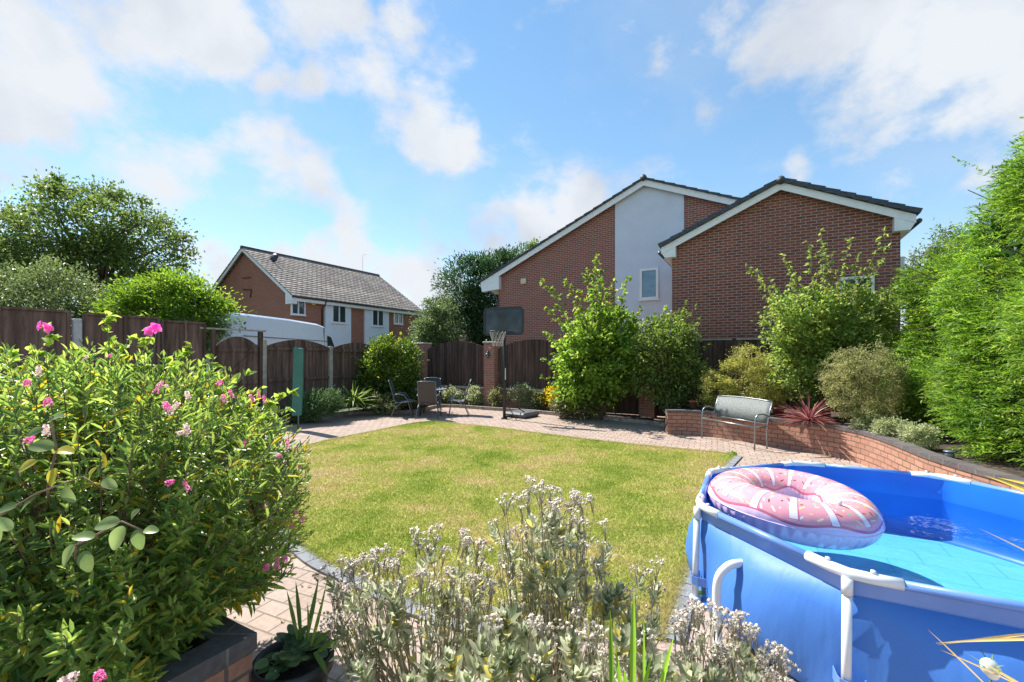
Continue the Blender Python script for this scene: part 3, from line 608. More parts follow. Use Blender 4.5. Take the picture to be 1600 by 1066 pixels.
b = MB(); b.tube([Vector((pa[0]-.06, -.2, pa[1]-.16)), Vector((pa[0]-.06, 9, pa[1]-.16))], .06, 8)
b.tube([Vector((pa[0]-.02, -.12, pa[1]-.2)), Vector((-.10, -.10, pa[1]-.6)), Vector((-.03, -.06, pa[1]-.75)), Vector((-.03, -.06, .1))], .04, 8); b.build('drainpipe', M_gut, th_)
wa = on_gable(C-GY*.05, 1000, 421); wb = on_gable(C-GY*.05, 1029, 467)
window(th_, (EXL, -EYL), ((wa[0]+wb[0])/2, -.05, (wa[1]+wb[1])/2), abs(wb[0]-wa[0]), wa[1]-wb[1], 1, .08, .05, M_glass_b)
al = on_gable(C, 819, 440); b = MB(); b.bbox((al[0], -.06, al[1]), (.26, .1, .24), .03); b.build('alarm_box', M_cream, th_)

# left semi-detached house: local x = GX (front faces +x), y = GY along the ridge
H = at(454, 556, 24.0); H.z = 0
lh = thing('brick_house', 'semi detached brick house with sloping weathered tile roof behind the white van', 'house', H, GROT)
EZ_ = 5.0; ta, za = on_gable(H, 377, 386); RX = ta; RZ = za; LEN = 10.6
tl, zl = on_gable(H, 344, 437); bs = (RZ-zl)/(RX-tl); BX = 2*RX; BZ = EZ_-.1
b = MB(); b.prism([(BX+.25, 0), (0-.25, 0), (-.25, EZ_), (RX, RZ-.15), (BX+.25, EZ_-.05)], Vector((0, .3, 0)), EXL, EZL, EYL, LEN-.3); b.build('wall', M_brick3, lh)
gable_roof(lh, H, (.12, EZ_-.02, RX, RZ-.02), 0, LEN+.15, M_roof, 20, .05)
gable_roof(lh, H, (BX-.12, EZ_-.05, RX, RZ-.02), 0, LEN+.15, M_roof, 20, .05)
b = MB(); b.tube([Vector((RX, -.02, RZ+.0)), Vector((RX, LEN+.17, RZ+.0))], .11, 8); b.build('ridge_tile', M_slate, lh)
barge(lh, ((BX, EZ_-.08), (RX, RZ-.03), (.1, EZ_-.06)), .03, .2)
b = MB(); b.prism([(.1, EZ_-.24), (.06, EZ_-.45), (-.5, EZ_-.45), (-.5, EZ_+.2)], Vector((0, .035, 0)), EXL, EZL, EYL, .3); b.build('eave_box', M_white, lh)
b = MB(); b.box((.08, LEN/2, EZ_-.18), (.03, LEN, .22)); b.box((-.09, LEN/2, EZ_-.28), (.32, LEN-.02, .02)); b.build('fascia', M_white, lh)
b = MB(); b.tube([Vector((.16, 0, EZ_-.07)), Vector((.16, LEN+.1, EZ_-.07))], .055, 8)
def side_y(px): # local y along the front wall for a picture column
    u = (px-800)/FOC; return (u*H.y-H.x)/(GY.x-u*GY.y)
y1 = side_y(507); b.tube([Vector((.16, y1, EZ_-.1)), Vector((.05, y1, EZ_-.35)), Vector((-.2, y1, EZ_-.5)), Vector((-.2, y1, 0))], .04, 6)
b.build('drainpipe', M_black, lh)
def zfront(y, py): Yw = H.y+GY.y*y; return EYE+(HORIZ-py)/FOC*Yw
for (xa, xb) in ((511, 551), (573, 610)):
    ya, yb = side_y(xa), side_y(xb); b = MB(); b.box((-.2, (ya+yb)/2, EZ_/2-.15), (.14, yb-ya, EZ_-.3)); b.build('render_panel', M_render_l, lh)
for (xa, xb, t_, bt, ex) in ((459, 481, 468, 492, -.25), (520.5, 543, 475, 505, -.13), (583, 601.5, 482, 510, -.13), (619, 633, 487, 506.5, -.25)):
    ya, yb = side_y(xa), side_y(xb); ym = (ya+yb)/2; window(lh, (EYL, EXL), (ex, ym, zfront(ym, (t_+bt)/2)), yb-ya, zfront(ym, t_)-zfront(ym, bt), 2, .07, .06)
yl = side_y(494); b = MB(); b.lathe([(0, 0), (.14, 0), (.16, .04), (.13, .1), (0, .12)], (0, 0, 0), 10)
o = b.build('alarm_box', mat('yellow_plastic', (.75, .55, .12), .5), lh); o.location = (-.25, yl, zfront(yl, 473)); o.rotation_euler = (0, PI/2, 0)
# dish on the roof, tv aerial
dp = Vector((RX*.74, 1.25, EZ_+(RZ-EZ_)*.74+.28)); b = MB(); b.lathe([(0, .07), (.12, .06), (.22, .03), (.29, 0), (.22, .015), (.12, .045), (0, .055)], (0, 0, 0), 16)
o = b.build('satellite_dish', M_black, lh); o.location = dp; o.rotation_euler = (PI*.42, 0, .3)
b = MB(); b.tube([Vector((0, 0, -.05)), Vector((0, .1, -.45))], .02, 6); o2 = b.build('dish_arm', M_black, o); o2.parent = lh; o2.location = dp
b = MB(); ay = side_y(578); b.tube([Vector((RX-.3, LEN-1.2, RZ-.3)), Vector((RX-.3, LEN-1.2, RZ+1.5))], .010, 5); b.tube([Vector((RX-.42, LEN-1.2, RZ+1.45)), Vector((RX-.1, LEN-1.0, RZ+1.45))], .009, 5)
b.build('tv_aerial', M_gut, lh)
# fixings left on the gable
b = MB(); b.tube([Vector((RX-.35, .26, RZ-1.75)), Vector((RX+.5, .26, RZ-1.8))], .025, 6); b.tube([Vector((RX-.3, .26, RZ-2.45)), Vector((RX+.55, .26, RZ-2.5)), Vector((RX+.45, .26, RZ-2.95))], .035, 6); b.build('wall_bracket', mat('rusty_metal', (.10, .03, .02), .8), lh)
# low lean-to at its far end
b = MB(); b.prism([(-.2, 2.6), (1.6, 1.9), (1.6, 1.8), (-.2, 2.5)], Vector((0, LEN-1.6, 0)), EXL, EZL, EYL, 3.2); b.build('porch_roof', M_slate, lh)
b = MB(); b.box((.6, LEN+.0, 1.), (1.5, 3.0, 1.75)); b.build('porch_wall', M_brick3, lh)
# distant house
F0 = at(640, 556, 48); F0.z = 0
fh = thing('brick_house', 'small distant brick house seen between the semi detached house and the trees', 'house', F0, GROT+.5)
b = MB(); b.prism([(-1, 0), (5, 0), (5, 3.8), (2, 5.4), (-1, 3.8)], Vector((0, 0, 0)), EXL, EZL, EYL, 7.); b.build('wall', M_brick3, fh)
b = MB(); b.prism([(-1.3, 3.75), (2, 5.55), (2, 5.7), (-1.3, 3.9)], Vector((0, -.2, 0)), EXL, EZL, EYL, 7.4); b.prism([(2, 5.55), (5.3, 3.75), (5.3, 3.9), (2, 5.7)], Vector((0, -.2, 0)), EXL, EZL, EYL, 7.4); b.build('roof', M_roof, fh)
window(fh, (EXL, -EYL), (1.2, 0, 3.1), 1.4, 1.0, 2, .1); window(fh, (EXL, -EYL), (3.6, 0, 3.1), 1.2, 1.0, 2, .1)
F1 = at(655, 556, 60); F1.z = 0
fh = thing('brick_house', 'most distant house, only its grey roof slope shows', 'house', F1, GROT-.3)
b = MB(); b.prism([(-6, 0), (4, 0), (4, 5.0), (-6, 5.)], Vector((0, 0, 0)), EXL, EZL, EYL, 8.); b.build('wall', M_brick3, fh)
b = MB(); b.prism([(-.5, 4.9), (8.5, 4.9), (4, 7.8)], Vector((-6.5, -.0, 0)), EYL, EZL, EXL, 11.); b.build('roof', M_roof, fh)

# ------------------------------------------------------------------ white van
def van():
    t = thing('panel_van', 'white high roofed panel van parked behind the fence', 'van', (-8.5, 18.7, .42), -.07)
    # local: nose at +y, side at +x; profile in (y, z)
    prof = [(-5.9, .35), (-5.95, .6), (-5.9, 2.35), (-5.8, 2.52), (-5.5, 2.6), (-3., 2.63), (-1., 2.60), (-.45, 2.52), (-.1, 2.35), (.55, 1.45), (1.35, 1.18), (1.55, .9), (1.55, .4), (1.2, .32)]
    b = MB(); n = len(prof); xs = [(-1., .0), (-.98, .0), (.98, .0), (1., .0)]
    def ring(x, s): return [(x, y, z if z < 1.2 else z) for y, z in prof]
    layers = [(-1.0, .95), (-.93, .99), (-.8, 1.), (.8, 1.), (.93, .99), (1.0, .95)]
    vs = []
    for x, s in layers:
        for y, z in prof:
            tz = z if z < 1.1 else 1.1+(z-1.1)*s; tx = x*(1-.07*max(0, (z-1.1)/1.5)); vs.append((tx, y*(1 if abs(y) < 5 else (.99+.01*s)), tz))
    fs = []
    for k in range(len(layers)-1):
        for i in range(n): fs.append((k*n+i, k*n+(i+1) % n, (k+1)*n+(i+1) % n, (k+1)*n+i))
    fs += [tuple(range(n)), tuple(reversed(range((len(layers)-1)*n, len(layers)*n)))]
    b.add(vs, [tuple(reversed(f)) for f in fs], True); body = b.build('body', mat('van_paint', (.66, .74, .84), .25, noise=.02), t)
    md = body.modifiers.new('es', 'EDGE_SPLIT'); md.split_angle = math.radians(35)
    b = MB(); b.box((.965, -2.8, 1.92), (.03, 5.2, .02)); b.box((.965, -2.8, 1.66), (.04, 5.4, .03)); b.box((.955, -.55, 1.5), (.03, .015, 1.9)); b.build('side_moulding', M_gut, t)
    b = MB(); b.add([(-.85, .0, 2.27), (.85, .0, 2.27), (.9, .50, 1.56), (-.9, .50, 1.56)], [(0, 1, 2, 3)]); w = b.build('windscreen', M_glass, t); w.location = (0, .05, .04)
    b = MB(); b.add([(1.0, -.3, 1.5), (1.0, .42, 1.5), (.965, .0, 2.1), (.965, -.3, 2.15)], [(0, 1, 2, 3)]); w = b.build('side_window', M_glass, t); w.location = (.01, 0, 0)
    for y in (.75, -4.6):
        for x in (-.95, .95):
            b = MB(); b.lathe([(0, -.12), (.2, -.12), (.34, -.11), (.36, -.06), (.36, .06), (.34, .11), (.2, .12), (0, .12)], (0, 0, 0), 20); w = b.build('wheel', M_black, t); w.location = (x*.93, y, .36); w.rotation_euler = (0, PI/2, 0)
            b = MB(); b.lathe([(0, -.125), (.19, -.125), (.2, -.1), (.2, .1), (.19, .125), (0, .125)], (0, 0, 0), 16); b.build('rim', mat('grey_rim', (.4, .4, .4), .4, .5), w)
van()
tag(sheet('driveway', [(-12, 12.4), (-6.9, 12.4), (-6.2, 22), (-12, 22)], .06, mat('driveway_tarmac', (.07, .07, .07), .9), None, .0), kind='structure')
b = MB(); b.box((-8.9, 17, .22), (3.4, 9.5, .36)); tag(b.build('driveway_ramp', mat('driveway_tarmac', (.07, .07, .07))), kind='structure')

# ------------------------------------------------------------------ trees and bushes
M_oak = leaf_mat('oak_leaf', (.035, .07, .02), (.14, .20, .045), (.22, .28, .07), .35, patch=.35)
M_oak2 = leaf_mat('hazy_leaf', (.06, .10, .03), (.17, .22, .075), (.30, .30, .12), .25, patch=.5)
M_bright = leaf_mat('bright_leaf', (.045, .10, .012), (.17, .27, .03), (.33, .42, .10), .4, patch=.6)
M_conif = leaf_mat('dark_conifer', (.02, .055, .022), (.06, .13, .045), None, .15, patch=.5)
M_pale = leaf_mat('pale_tree_leaf', (.05, .09, .03), (.16, .22, .08), (.28, .34, .15), .3, patch=.6)
def crown(parent, lobes, clumps, cr, per, L, W, m, kind='diamond', outer=.55, name='crown', flat=.75, jitter=.6, up=.3):
    lv = Leaves(); tot = sum(l[3]*l[4]*l[5] for l in lobes); C = []
    for (cx, cy, cz, rx, ry, rz) in lobes:
        k = max(3, int(clumps*rx*ry*rz/tot)); d = nrm(RNG.normal(size=(k, 3))); r = RNG.random(k)**(1/3.)*(1-outer)+outer; r = r*(.8+.28*RNG.random(k))
        C.append(np.array([cx, cy, cz])+d*r[:, None]*np.array([rx, ry, rz]))
    C = np.concatenate(C); n = len(C)*per; idx = np.repeat(np.arange(len(C)), per)
    s = cr*(.5+RNG.random(len(C))); off = RNG.normal(size=(n, 3))*s[idx][:, None]*np.array([1, 1, flat])*.55; P = C[idx]+off
    cc = np.mean(C, 0); D = nrm(P-cc)*.5+nrm(off)*.6+RNG.normal(size=(n, 3))*jitter+np.array([0, 0, up])
    tint = np.clip(RNG.random(n)*.75+RNG.random(len(C))[idx]*.3, 0, 1)
    lv.add(P, D, L*(.7+.6*RNG.random(n)), W*(.7+.6*RNG.random(n)), kind, tint=tint); lv.build(name, m, parent); return C
def limbs(parent, base, C, n, r0, m=M_bark, name='trunk', fork=.35, seed=0):
    b = MB(); cc = C.mean(0); base = np.array(base, float); top = base+(cc-base)*np.array([.6, .6, .75])
    b.tube([base, base+(top-base)*.35+RNG.normal(size=3)*r0*.4, base+(top-base)*.7+RNG.normal(size=3)*r0*.6, top], [r0*1.25, r0, r0*.8, r0*.45], 10)
    for k in RNG.choice(len(C), min(n, len(C)), replace=False):
        s = base+(top-base)*RNG.uniform(fork, .98); e = C[k]; mid = (s+e)/2+np.array([0, 0, .12*np.linalg.norm(e-s)])+RNG.normal(size=3)*.06*np.linalg.norm(e-s); rr = r0*RNG.uniform(.22, .5)
        b.tube([s, s*.55+mid*.45+RNG.normal(size=3)*.02, mid, e*.6+mid*.4, e], [rr, rr*.8, rr*.6, rr*.35, rr*.12], 6)
    return b.build(name, m, parent)
def tree(name, label, cat, loc, lobes, clumps, cr, per, L, W, m, r0=.2, nl=14, group=None, kind='diamond', bark=M_bark, **k):
    t = thing(name, label, cat, loc, 0, group); C = crown(t, lobes, clumps, cr, per, L, W, m, kind, **k)
    limbs(t, (0, 0, 0), C, nl, r0, bark); return t
G_far = 'trees beyond the garden fence'
# big oak at left: trunk near column 150
tree('oak_tree', 'big spreading broadleaf tree with open crown at the left, fork visible below', 'tree', (-23.7, 25.5, 0),
     [(-.5, 0, 9.2, 3.6, 3, 2.4), (2.3, 0, 7.8, 2.9, 2.6, 2.3), (-2.9, 0, 6.6, 2.3, 2.5, 2.2), (.6, 0, 6.6, 2.4, 2.4, 2.0), (3.0, -.5, 5.6, 1.5, 1.5, 1.5), (-1.5, .5, 10.6, 1.6, 1.6, 1.0)], 290, .55, 80, .19, .12, M_oak, .36, 44, G_far, outer=.5)
tree('oak_tree', 'dark broadleaf tree cut off by the left picture edge', 'tree', (-31.5, 25.5, 0), [(1.4, 0, 9, 2.2, 2.5, 2.8), (2.3, 0, 5.8, 2.4, 2.5, 2.6), (-1, 0, 7, 3, 3, 4)], 230, .6, 85, .2, .13, M_oak, .4, 18, G_far, outer=.3)
tree('hazy_shrub_tree', 'olive green feathery small tree above the left fence', 'tree', (-15.4, 15.0, 0), [(0, 0, 3.2, 1.7, 1.4, 1.5), (-1.6, 0, 3.1, 1.2, 1.3, 1.5), (1.2, 0, 2.5, 1.1, 1.2, 1.2), (.1, 0, 4.1, .8, .8, .8)], 260, .4, 90, .11, .05, M_oak2, .15, 12, G_far, outer=.4)
tree('laurel_bush', 'rounded bright green bush spilling over the fence beside the van', 'bush', (-9.75, 12.9, 0), [(0, 0, 2.75, 1.6, 1.2, 1.2), (-.9, 0, 3.0, .95, .9, .9), (.95, 0, 2.75, .85, .9, .95), (0, 0, 3.75, .6, .6, .5)], 330, .28, 75, .10, .05, M_bright, .12, 16, G_far, kind='oval', outer=.55)
tree('conifer_tree', 'dark evergreen tree left of the tall house', 'tree', (-2.4, 30, 0), [(-.5, 0, 6.0, 2.0, 1.8, 2.8), (1.2, 0, 5.6, 2.0, 2., 3.2), (-1.0, 0, 3.4, 2.3, 2., 2.4), (2.4, 0, 6.8, 1.6, 1.6, 2.0)], 300, .55, 95, .22, .08, M_conif, .3, 14, G_far, outer=.45, jitter=.4)
tree('birch_tree', 'loose broadleaf tree with twigs showing above the long roof slope', 'tree', (-.9, 31, 0), [(0, 0, 7.3, 1.4, 1.4, 1.6), (1.2, 0, 8.2, 1.1, 1.1, .8), (2.3, 0, 8.9, 1., 1., .6)], 60, .42, 60, .2, .12, M_oak, .18, 16, G_far, outer=.3)
tree('ash_tree', 'paler green leafy tree between the distant house and the dark evergreen', 'tree', (-4.4, 27, 0), [(0, 0, 3.6, 1.2, 1.2, 1.7), (-.5, 0, 2.6, 1.3, 1.2, 1.4), (.4, 0, 4.6, .7, .7, .8)], 140, .36, 80, .14, .08, M_pale, .15, 10, G_far, outer=.4)
for k, (px, Y, s, lab) in enumerate(((1478, 15, 1.0, 'loose drooping tree beyond the hedge against the sky'),)):
    c = at(px, 556, Y)
    tree('cedar_tree', lab, 'tree', (c.x, Y, 0), [(0, 0, 5.2, .75, .7, 1.1), (-.5, 0, 4.6, .7, .6, .7), (.5, 0, 4.2, 1.0, .8, .9)], 75, .3, 75, .14, .05, M_oak2, .1, 18, G_far, outer=.4, up=-.5)
def far_row():
    for k, (px, Y, h, r) in enumerate(((-150, 40, 9, 5), (330, 55, 5.5, 4), (900, 45, 5.5, 5))):
        c = at(px, 556, Y); tree('distant_tree', ['tree beyond the left picture edge', 'low tree far behind the brick semi', 'tree hidden behind the tall brick house'][k], 'tree', (c.x, Y, 0), [(0, 0, h*.6, r, r*.8, h*.4)], 70, 1.0, 60, .4, .25, M_oak, .3, 5, G_far)

# ---- young multi-stem trees and shrubs made from shoots
def shoots(parent, base, targets, r0, L, W, m, stem_m, per=70, twig=.22, f0=.25, kind='broad', up=.35, name='foliage', arch=.18, leaf_jit=.5, sides=6, fill=0.):
    """targets: (x,y,z) stem tips local to parent"""
    b = MB(); lv = Leaves(); base = np.array(base, float)
    for T in targets:
        T = np.array(T, float); s = base+RNG.normal(size=3)*np.array([.06, .06, 0]); d = T-s; Ln = np.linalg.norm(d); side = np.array([d[0], d[1], 0])*-arch
        ts = np.linspace(0, 1, 7); pts = s+d*ts[:, None]+side*(np.sin(ts*PI))[:, None]+RNG.normal(size=(7, 3))*.012*Ln*(ts*(1-ts)*4)[:, None]
        rr = r0*(.7+.5*RNG.random()); b.tube(pts, [max(.0015, rr*(1-.9*t)) for t in ts], sides)
        n = int(per*(.6+.4*Ln)); t = f0+(1-f0)*RNG.random(n)**.8
        P0_ = np.stack([np.interp(t, ts, pts[:, k]) for k in range(3)], 1)
        # group in side twigs
        ng = max(3, n//6); g = RNG.integers(0, ng, n); gt = f0+(1-f0)*np.linspace(0, 1, ng); gd = nrm(RNG.normal(size=(ng, 3))+np.array([0, 0, up])); gl = twig*(1.15-gt)*(.4+.9*RNG.random(ng))
        GP = np.stack([np.interp(gt, ts, pts[:, k]) for k in range(3)], 1)
        for q in range(ng):
            if gl[q] > .08: b.tube([GP[q], GP[q]+gd[q]*gl[q]], [max(.0012, r0*.25), .001], 4, False)
        a = RNG.random(n); P = GP[g]+gd[g]*(gl[g]*a)[:, None]; D = gd[g]*.7+RNG.normal(size=(n, 3))*leaf_jit+np.array([0, 0, -.05])
        lv.add(P, D, L*(.6+.7*RNG.random(n)), W*(.6+.6*RNG.random(n)), kind)
    lv.build(name, m, parent); b.build('stem', stem_m, parent)
M_young = leaf_mat('young_leaf', (.07, .14, .015), (.24, .36, .06), (.45, .44, .10), .42, patch=1.5)
M_young2 = leaf_mat('young_leaf_pale', (.10, .16, .03), (.29, .38, .10), (.5, .46, .12), .4, patch=1.5)
M_dkshrub = leaf_mat('dark_shrub_leaf', (.05, .095, .02), (.21, .28, .07), (.25, .16, .05), .25, .3, patch=1.5)
def px_targets(c, pts, Y, jy=.5):
    return [tuple(at(x, y, Y+RNG.uniform(-jy, jy))-Vector(c)) for x, y in pts]
# silver birch like shrub in the back border (column 930)
c = gp(935, 652); c = Vector((c.x, 12.3, 0))
t = thing('hazel_tree', 'tall loose light green shrub in front of the pale rendered panel', 'tree', c)
tips = [(848, 438), (885, 440), (905, 455), (932, 400), (925, 430), (960, 440), (983, 430), (945, 450), (855, 480), (1003, 480), (990, 500), (845, 560), (850, 520), (870, 500), (900, 480), (930, 480), (960, 490), (1010, 500), (845, 590), (870, 540),
        (975, 460), (1005, 540), (985, 560), (1000, 600), (950, 540), (910, 520), (880, 560), (870, 600), (980, 600), (915, 420), (938, 415), (1040, 485), (1060, 495), (1030, 520)]
tg = px_targets(c, tips, 12.0, .9)
shoots(t, (0, 0, 0), tg, .022, .10, .07, M_young, M_twig, 105, .42, .22, sides=5)
crown(t, [(0, -.2, 1.55, 1.25, .9, .85), (.1, 0, 2.4, 1.0, .7, .7), (-.5, -.3, 1.0, .9, .6, .6)], 240, .2, 48, .10, .07, M_young, 'broad', name='foliage', outer=.5)
t = thing('ivy_skirt', 'dull grey green leafy growth at the foot of the tall light shrub', 'bush', gp(905, 655))
crown(t, [(0, .1, .35, .65, .35, .38), (-.3, 0, .5, .4, .3, .35)], 90, .14, 40, .07, .045, leaf_mat('dull_leaf', (.07, .08, .04), (.2, .2, .11), (.3, .26, .15), .2), 'oval', name='foliage'); limbs(t, (0, 0, 0), np.array([[.2, 0, .4], [-.2, 0, .3], [.4, .1, .5]]), 3, .02, M_twig, 'stem')
# dark shrub with bare trunk
c = gp(1043, 668); t = thing('camellia_tree', 'dark leaved small tree with bare trunk beside the retaining wall', 'tree', c)
C_ = crown(t, [(.05, .4, 1.9, .85, .7, .75), (.4, .5, 1.35, .7, .6, .6), (-.2, .4, 1.25, .55, .5, .6), (.3, .5, 2.4, .55, .5, .45), (.1, .2, .75, .5, .3, .3)], 240, .17, 46, .085, .045, M_dkshrub, 'oval', name='crown', outer=.5)
limbs(t, (0, 0, 0), C_, 12, .04, M_twig)
tips = [(1040, 478), (1075, 470), (1060, 495), (1095, 500), (1025, 500), (1110, 540), (1085, 480)]
shoots(t, (.1, .4, 1.2), px_targets(c, tips, 10.8, .4), .012, .08, .05, M_young, M_twig, 60, .2, .3, name='foliage')
# young tree in the raised bed (column 1290)
c = Vector((6.45, 9.2, .44)); t = thing('plum_tree', 'bushy light green tree with upright shoots growing in the raised bed', 'tree', c)
tips = [(1165, 412), (1180, 425), (1200, 435), (1222, 400), (1235, 420), (1282, 362), (1290, 385), (1300, 395), (1262, 378), (1330, 372), (1345, 395), (1383, 362), (1388, 385), (1378, 410), (1350, 420), (1310, 420), (1195, 465), (1190, 500), (1205, 530),
        (1215, 560), (1240, 470), (1260, 500), (1300, 480), (1340, 470), (1390, 450), (1410, 440), (1395, 500), (1360, 520), (1210, 480), (1250, 440), (1275, 430), (1320, 450), (1365, 460), (1400, 475), (1230, 585), (1260, 560)]
shoots(t, (0, .1, 0), px_targets(c, tips, 9.1, .5), .022, .07, .05, M_young2, M_twig, 105, .30, .22, sides=5)
crown(t, [(.1, .1, 1.25, 1.15, .7, .85), (-.25, .1, 1.95, .95, .6, .7), (.75, .2, 2.0, .7, .5, .8)], 340, .17, 48, .07, .05, M_young2, 'broad', name='foliage', outer=.5)

M_gold = leaf_mat('golden_leaf', (.16, .19, .04), (.44, .43, .12), (.5, .45, .16), .35, patch=3.)
M_box = leaf_mat('variegated_leaf', (.10, .12, .04), (.33, .33, .14), (.5, .46, .22), .3, patch=3.)
M_glossy = leaf_mat('glossy_leaf', (.035, .075, .012), (.13, .20, .025), (.42, .46, .05), .35, .22, .7, patch=1.6)
M_juniper = leaf_mat('juniper_leaf', (.05, .10, .04), (.15, .23, .09), None, .2, patch=2.)
M_white_f = leaf_mat('cream_variegated_leaf', (.14, .19, .07), (.42, .45, .25), (.65, .62, .45), .3, patch=3.)
M_olive = leaf_mat('olive_leaf', (.06, .085, .03), (.19, .22, .09), (.30, .2, .08), .3, patch=2.)
def bush(name, label, loc, lobes, clumps, cr, per, L, W, m, kind='oval', cat='shrub', group=None, rs=.02, **k):
    t = thing(name, label, cat, loc, 0, group); C = crown(t, lobes, clumps, cr, per, L, W, m, kind, name='foliage', **k); limbs(t, (0, 0, 0), C, 8, rs, M_twig, 'stem'); return t
bush('euonymus_shrub', 'golden variegated mound of small leaves behind the metal bench', (5.15, 10.05, .44), [(0, 0, .65, .8, .5, .6), (-.45, .1, .45, .45, .4, .45), (.25, .1, 1.12, .45, .4, .42), (.65, .1, .6, .5, .4, .45)], 340, .10, 60, .032, .018, M_gold)
bush('euonymus_shrub', 'round clipped pale variegated shrub between the red spiky plant and the hedge', (5.95, 7.6, .44), [(0, 0, .86, .60, .52, .64)], 320, .07, 62, .026, .016, M_box, outer=.75)
for k, (px, py, s, lab) in enumerate(((1350, 672, .18, 'leftmost tuft of low cream leaved plants in the raised bed'), (1385, 682, .2, 'middle tuft of low cream leaved plants in the raised bed'), (1428, 694, .17, 'tuft of cream leaved plant nearest the small garden light'))):
    c = gp(px, py+2, WT)+Vector((.26, .20, -.07)); bush('heather_plant', lab, c, [(0, 0, .15, s*1.2, s, .17)], 46, .07, 40, .035, .02, M_white_f, 'oval', 'plant', 'low cream plants in the raised bed', .008)
bush('laurel_shrub', 'tall glossy yellow green shrub in front of the arched fence', (-3.86, 14.1, .04), [(0, 0, 1.2, .92, .6, .8), (.1, 0, 1.85, .72, .5, .5), (-.5, 0, .9, .5, .45, .5), (.45, -.1, .7, .6, .45, .5)], 240, .17, 40, .095, .045, M_glossy, outer=.55)
c = Vector((-3.86, 14.1, 1.3)); t = thing('laurel_shoots', 'upright yellow tipped shoots at the top of the glossy shrub', 'shrub', c)
shoots(t, (0, 0, -.2), px_targets(c, [(580, 540), (595, 528), (610, 520), (622, 530), (605, 530), (640, 545), (652, 545), (570, 560), (655, 575), (628, 522), (590, 545), (648, 560)], 14.1, .3), .012, .09, .045, leaf_mat('yellow_tip_leaf', (.2, .26, .03), (.42, .46, .05), (.55, .5, .1), .4, .25, .6), M_gstem, 46, .16, .35, 'oval')
bush('juniper_shrub', 'low feathery blue green conifer left of the spiky plant', (-5.15, 11.75, .04), [(0, 0, .4, .55, .45, .38), (-.35, 0, .3, .4, .35, .3), (.3, .1, .5, .4, .3, .3)], 170, .13, 60, .07, .018, M_juniper, outer=.5, up=.7)
bush('olive_shrub', 'low dull green shrub under the tall glossy one', (-3.75, 13.2, .04), [(0, 0, .3, .55, .35, .3), (-.4, .1, .35, .4, .3, .3)], 90, .12, 42, .05, .028, M_olive)
bush('olive_shrub', 'shaded dull green shrub behind the left patio chair', (-3.15, 14.3, .04), [(0, 0, .4, .5, .4, .42)], 90, .12, 42, .05, .028, M_olive)
bd = [(705, 608, 632, .75, 'cream and green leaved shrub behind the right patio chair', M_white_f), (742, 606, 634, .4, 'pale leaved shrub with red tips at the low wall below the first pier gap', M_white_f), (780, 608, 636, .45, 'pale small leaved shrub directly behind the hoop pole', M_box), (818, 604, 638, .65, 'grey green shrub right of the hoop pole', M_white_f), (845, 612, 640, .4, 'dull green tuft beside the yellow shrub', M_olive), (870, 606, 642, .5, 'bright golden yellow shrub at the foot of the tall light shrub', leaf_mat('yellow_leaf', (.3, .26, .02), (.62, .5, .04), (.7, .45, .1), .35))]
for (px, top, bot, w, lab, m_) in bd:
    c = gp(px, bot, .06); c = Vector((c.x, c.y+.25, .04)); hh = (bot-top)/FOC*c.y*.55
    bush('border_shrub', lab, c, [(0, 0, hh, w*.75, .35, hh), (w*.25, .05, hh*.8, w*.45, .3, hh*.8)], int(110*w)+30, .11, 42, .05, .032, m_, 'oval', 'shrub', 'small shrubs along the low brick wall')
# ferny/ground growth at base of hedge etc handled by hedge below

# spiky plants
def spiky(name, label, loc, n, L, W, c1, c2, c3=None, droop=.35, spread=1., cat='plant', tilt=.0):
    t = thing(name, label, cat, loc); th = RNG.random(n)*2*PI; el = np.arcsin(np.clip(RNG.random(n)*1.1-.08, -.1, 1)); el = el*.9+.15
    D = np.stack([np.cos(th)*np.cos(el)*spread, np.sin(th)*np.cos(el)*spread, np.sin(el)], 1); P = np.zeros((n, 3))+D*.03
    V, F, T = ribbons(P, D, L*(.65+.45*RNG.random(n)), np.full(n, W), droop*(.3+RNG.random(n))); np_mesh('leaf_blades', V, F, leaf_mat(name+'_blade', c1, c2, c3, .3, .35), t, T)
    b = MB(); b.tube([(0, 0, -.1), (0, 0, .08)], [.04, .03], 8); b.build('stem', M_bark, t); return t
spiky('yucca_plant', 'green arching sword leaved plant at the patio edge', Vector((-4.55, 12.85, .36)), 150, .80, .05, (.06, .12, .03), (.26, .34, .08), (.42, .46, .15), .5)
p = Vector((5.40, 8.15, .56)); spiky('cordyline_plant', 'reddish purple spiky plant above the retaining wall', p, 130, .62, .026, (.10, .03, .035), (.30, .12, .11), (.45, .28, .22), .3)
def dry_grass(label, loc, n, L, W, c1, c2, dirs):
    t = thing('dry_grass', label, 'plant', loc); D = np.array([dirs[k % len(dirs)] for k in range(n)], float)+RNG.normal(size=(n, 3))*.06
    V, F, T = ribbons(RNG.normal(size=(n, 3))*.02, D, L*(.6+.5*RNG.random(n)), np.full(n, W), np.full(n, .2)); np_mesh('leaf_blades', V, F, leaf_mat('straw'+str(len(MATS)), c1, c2), t, T)

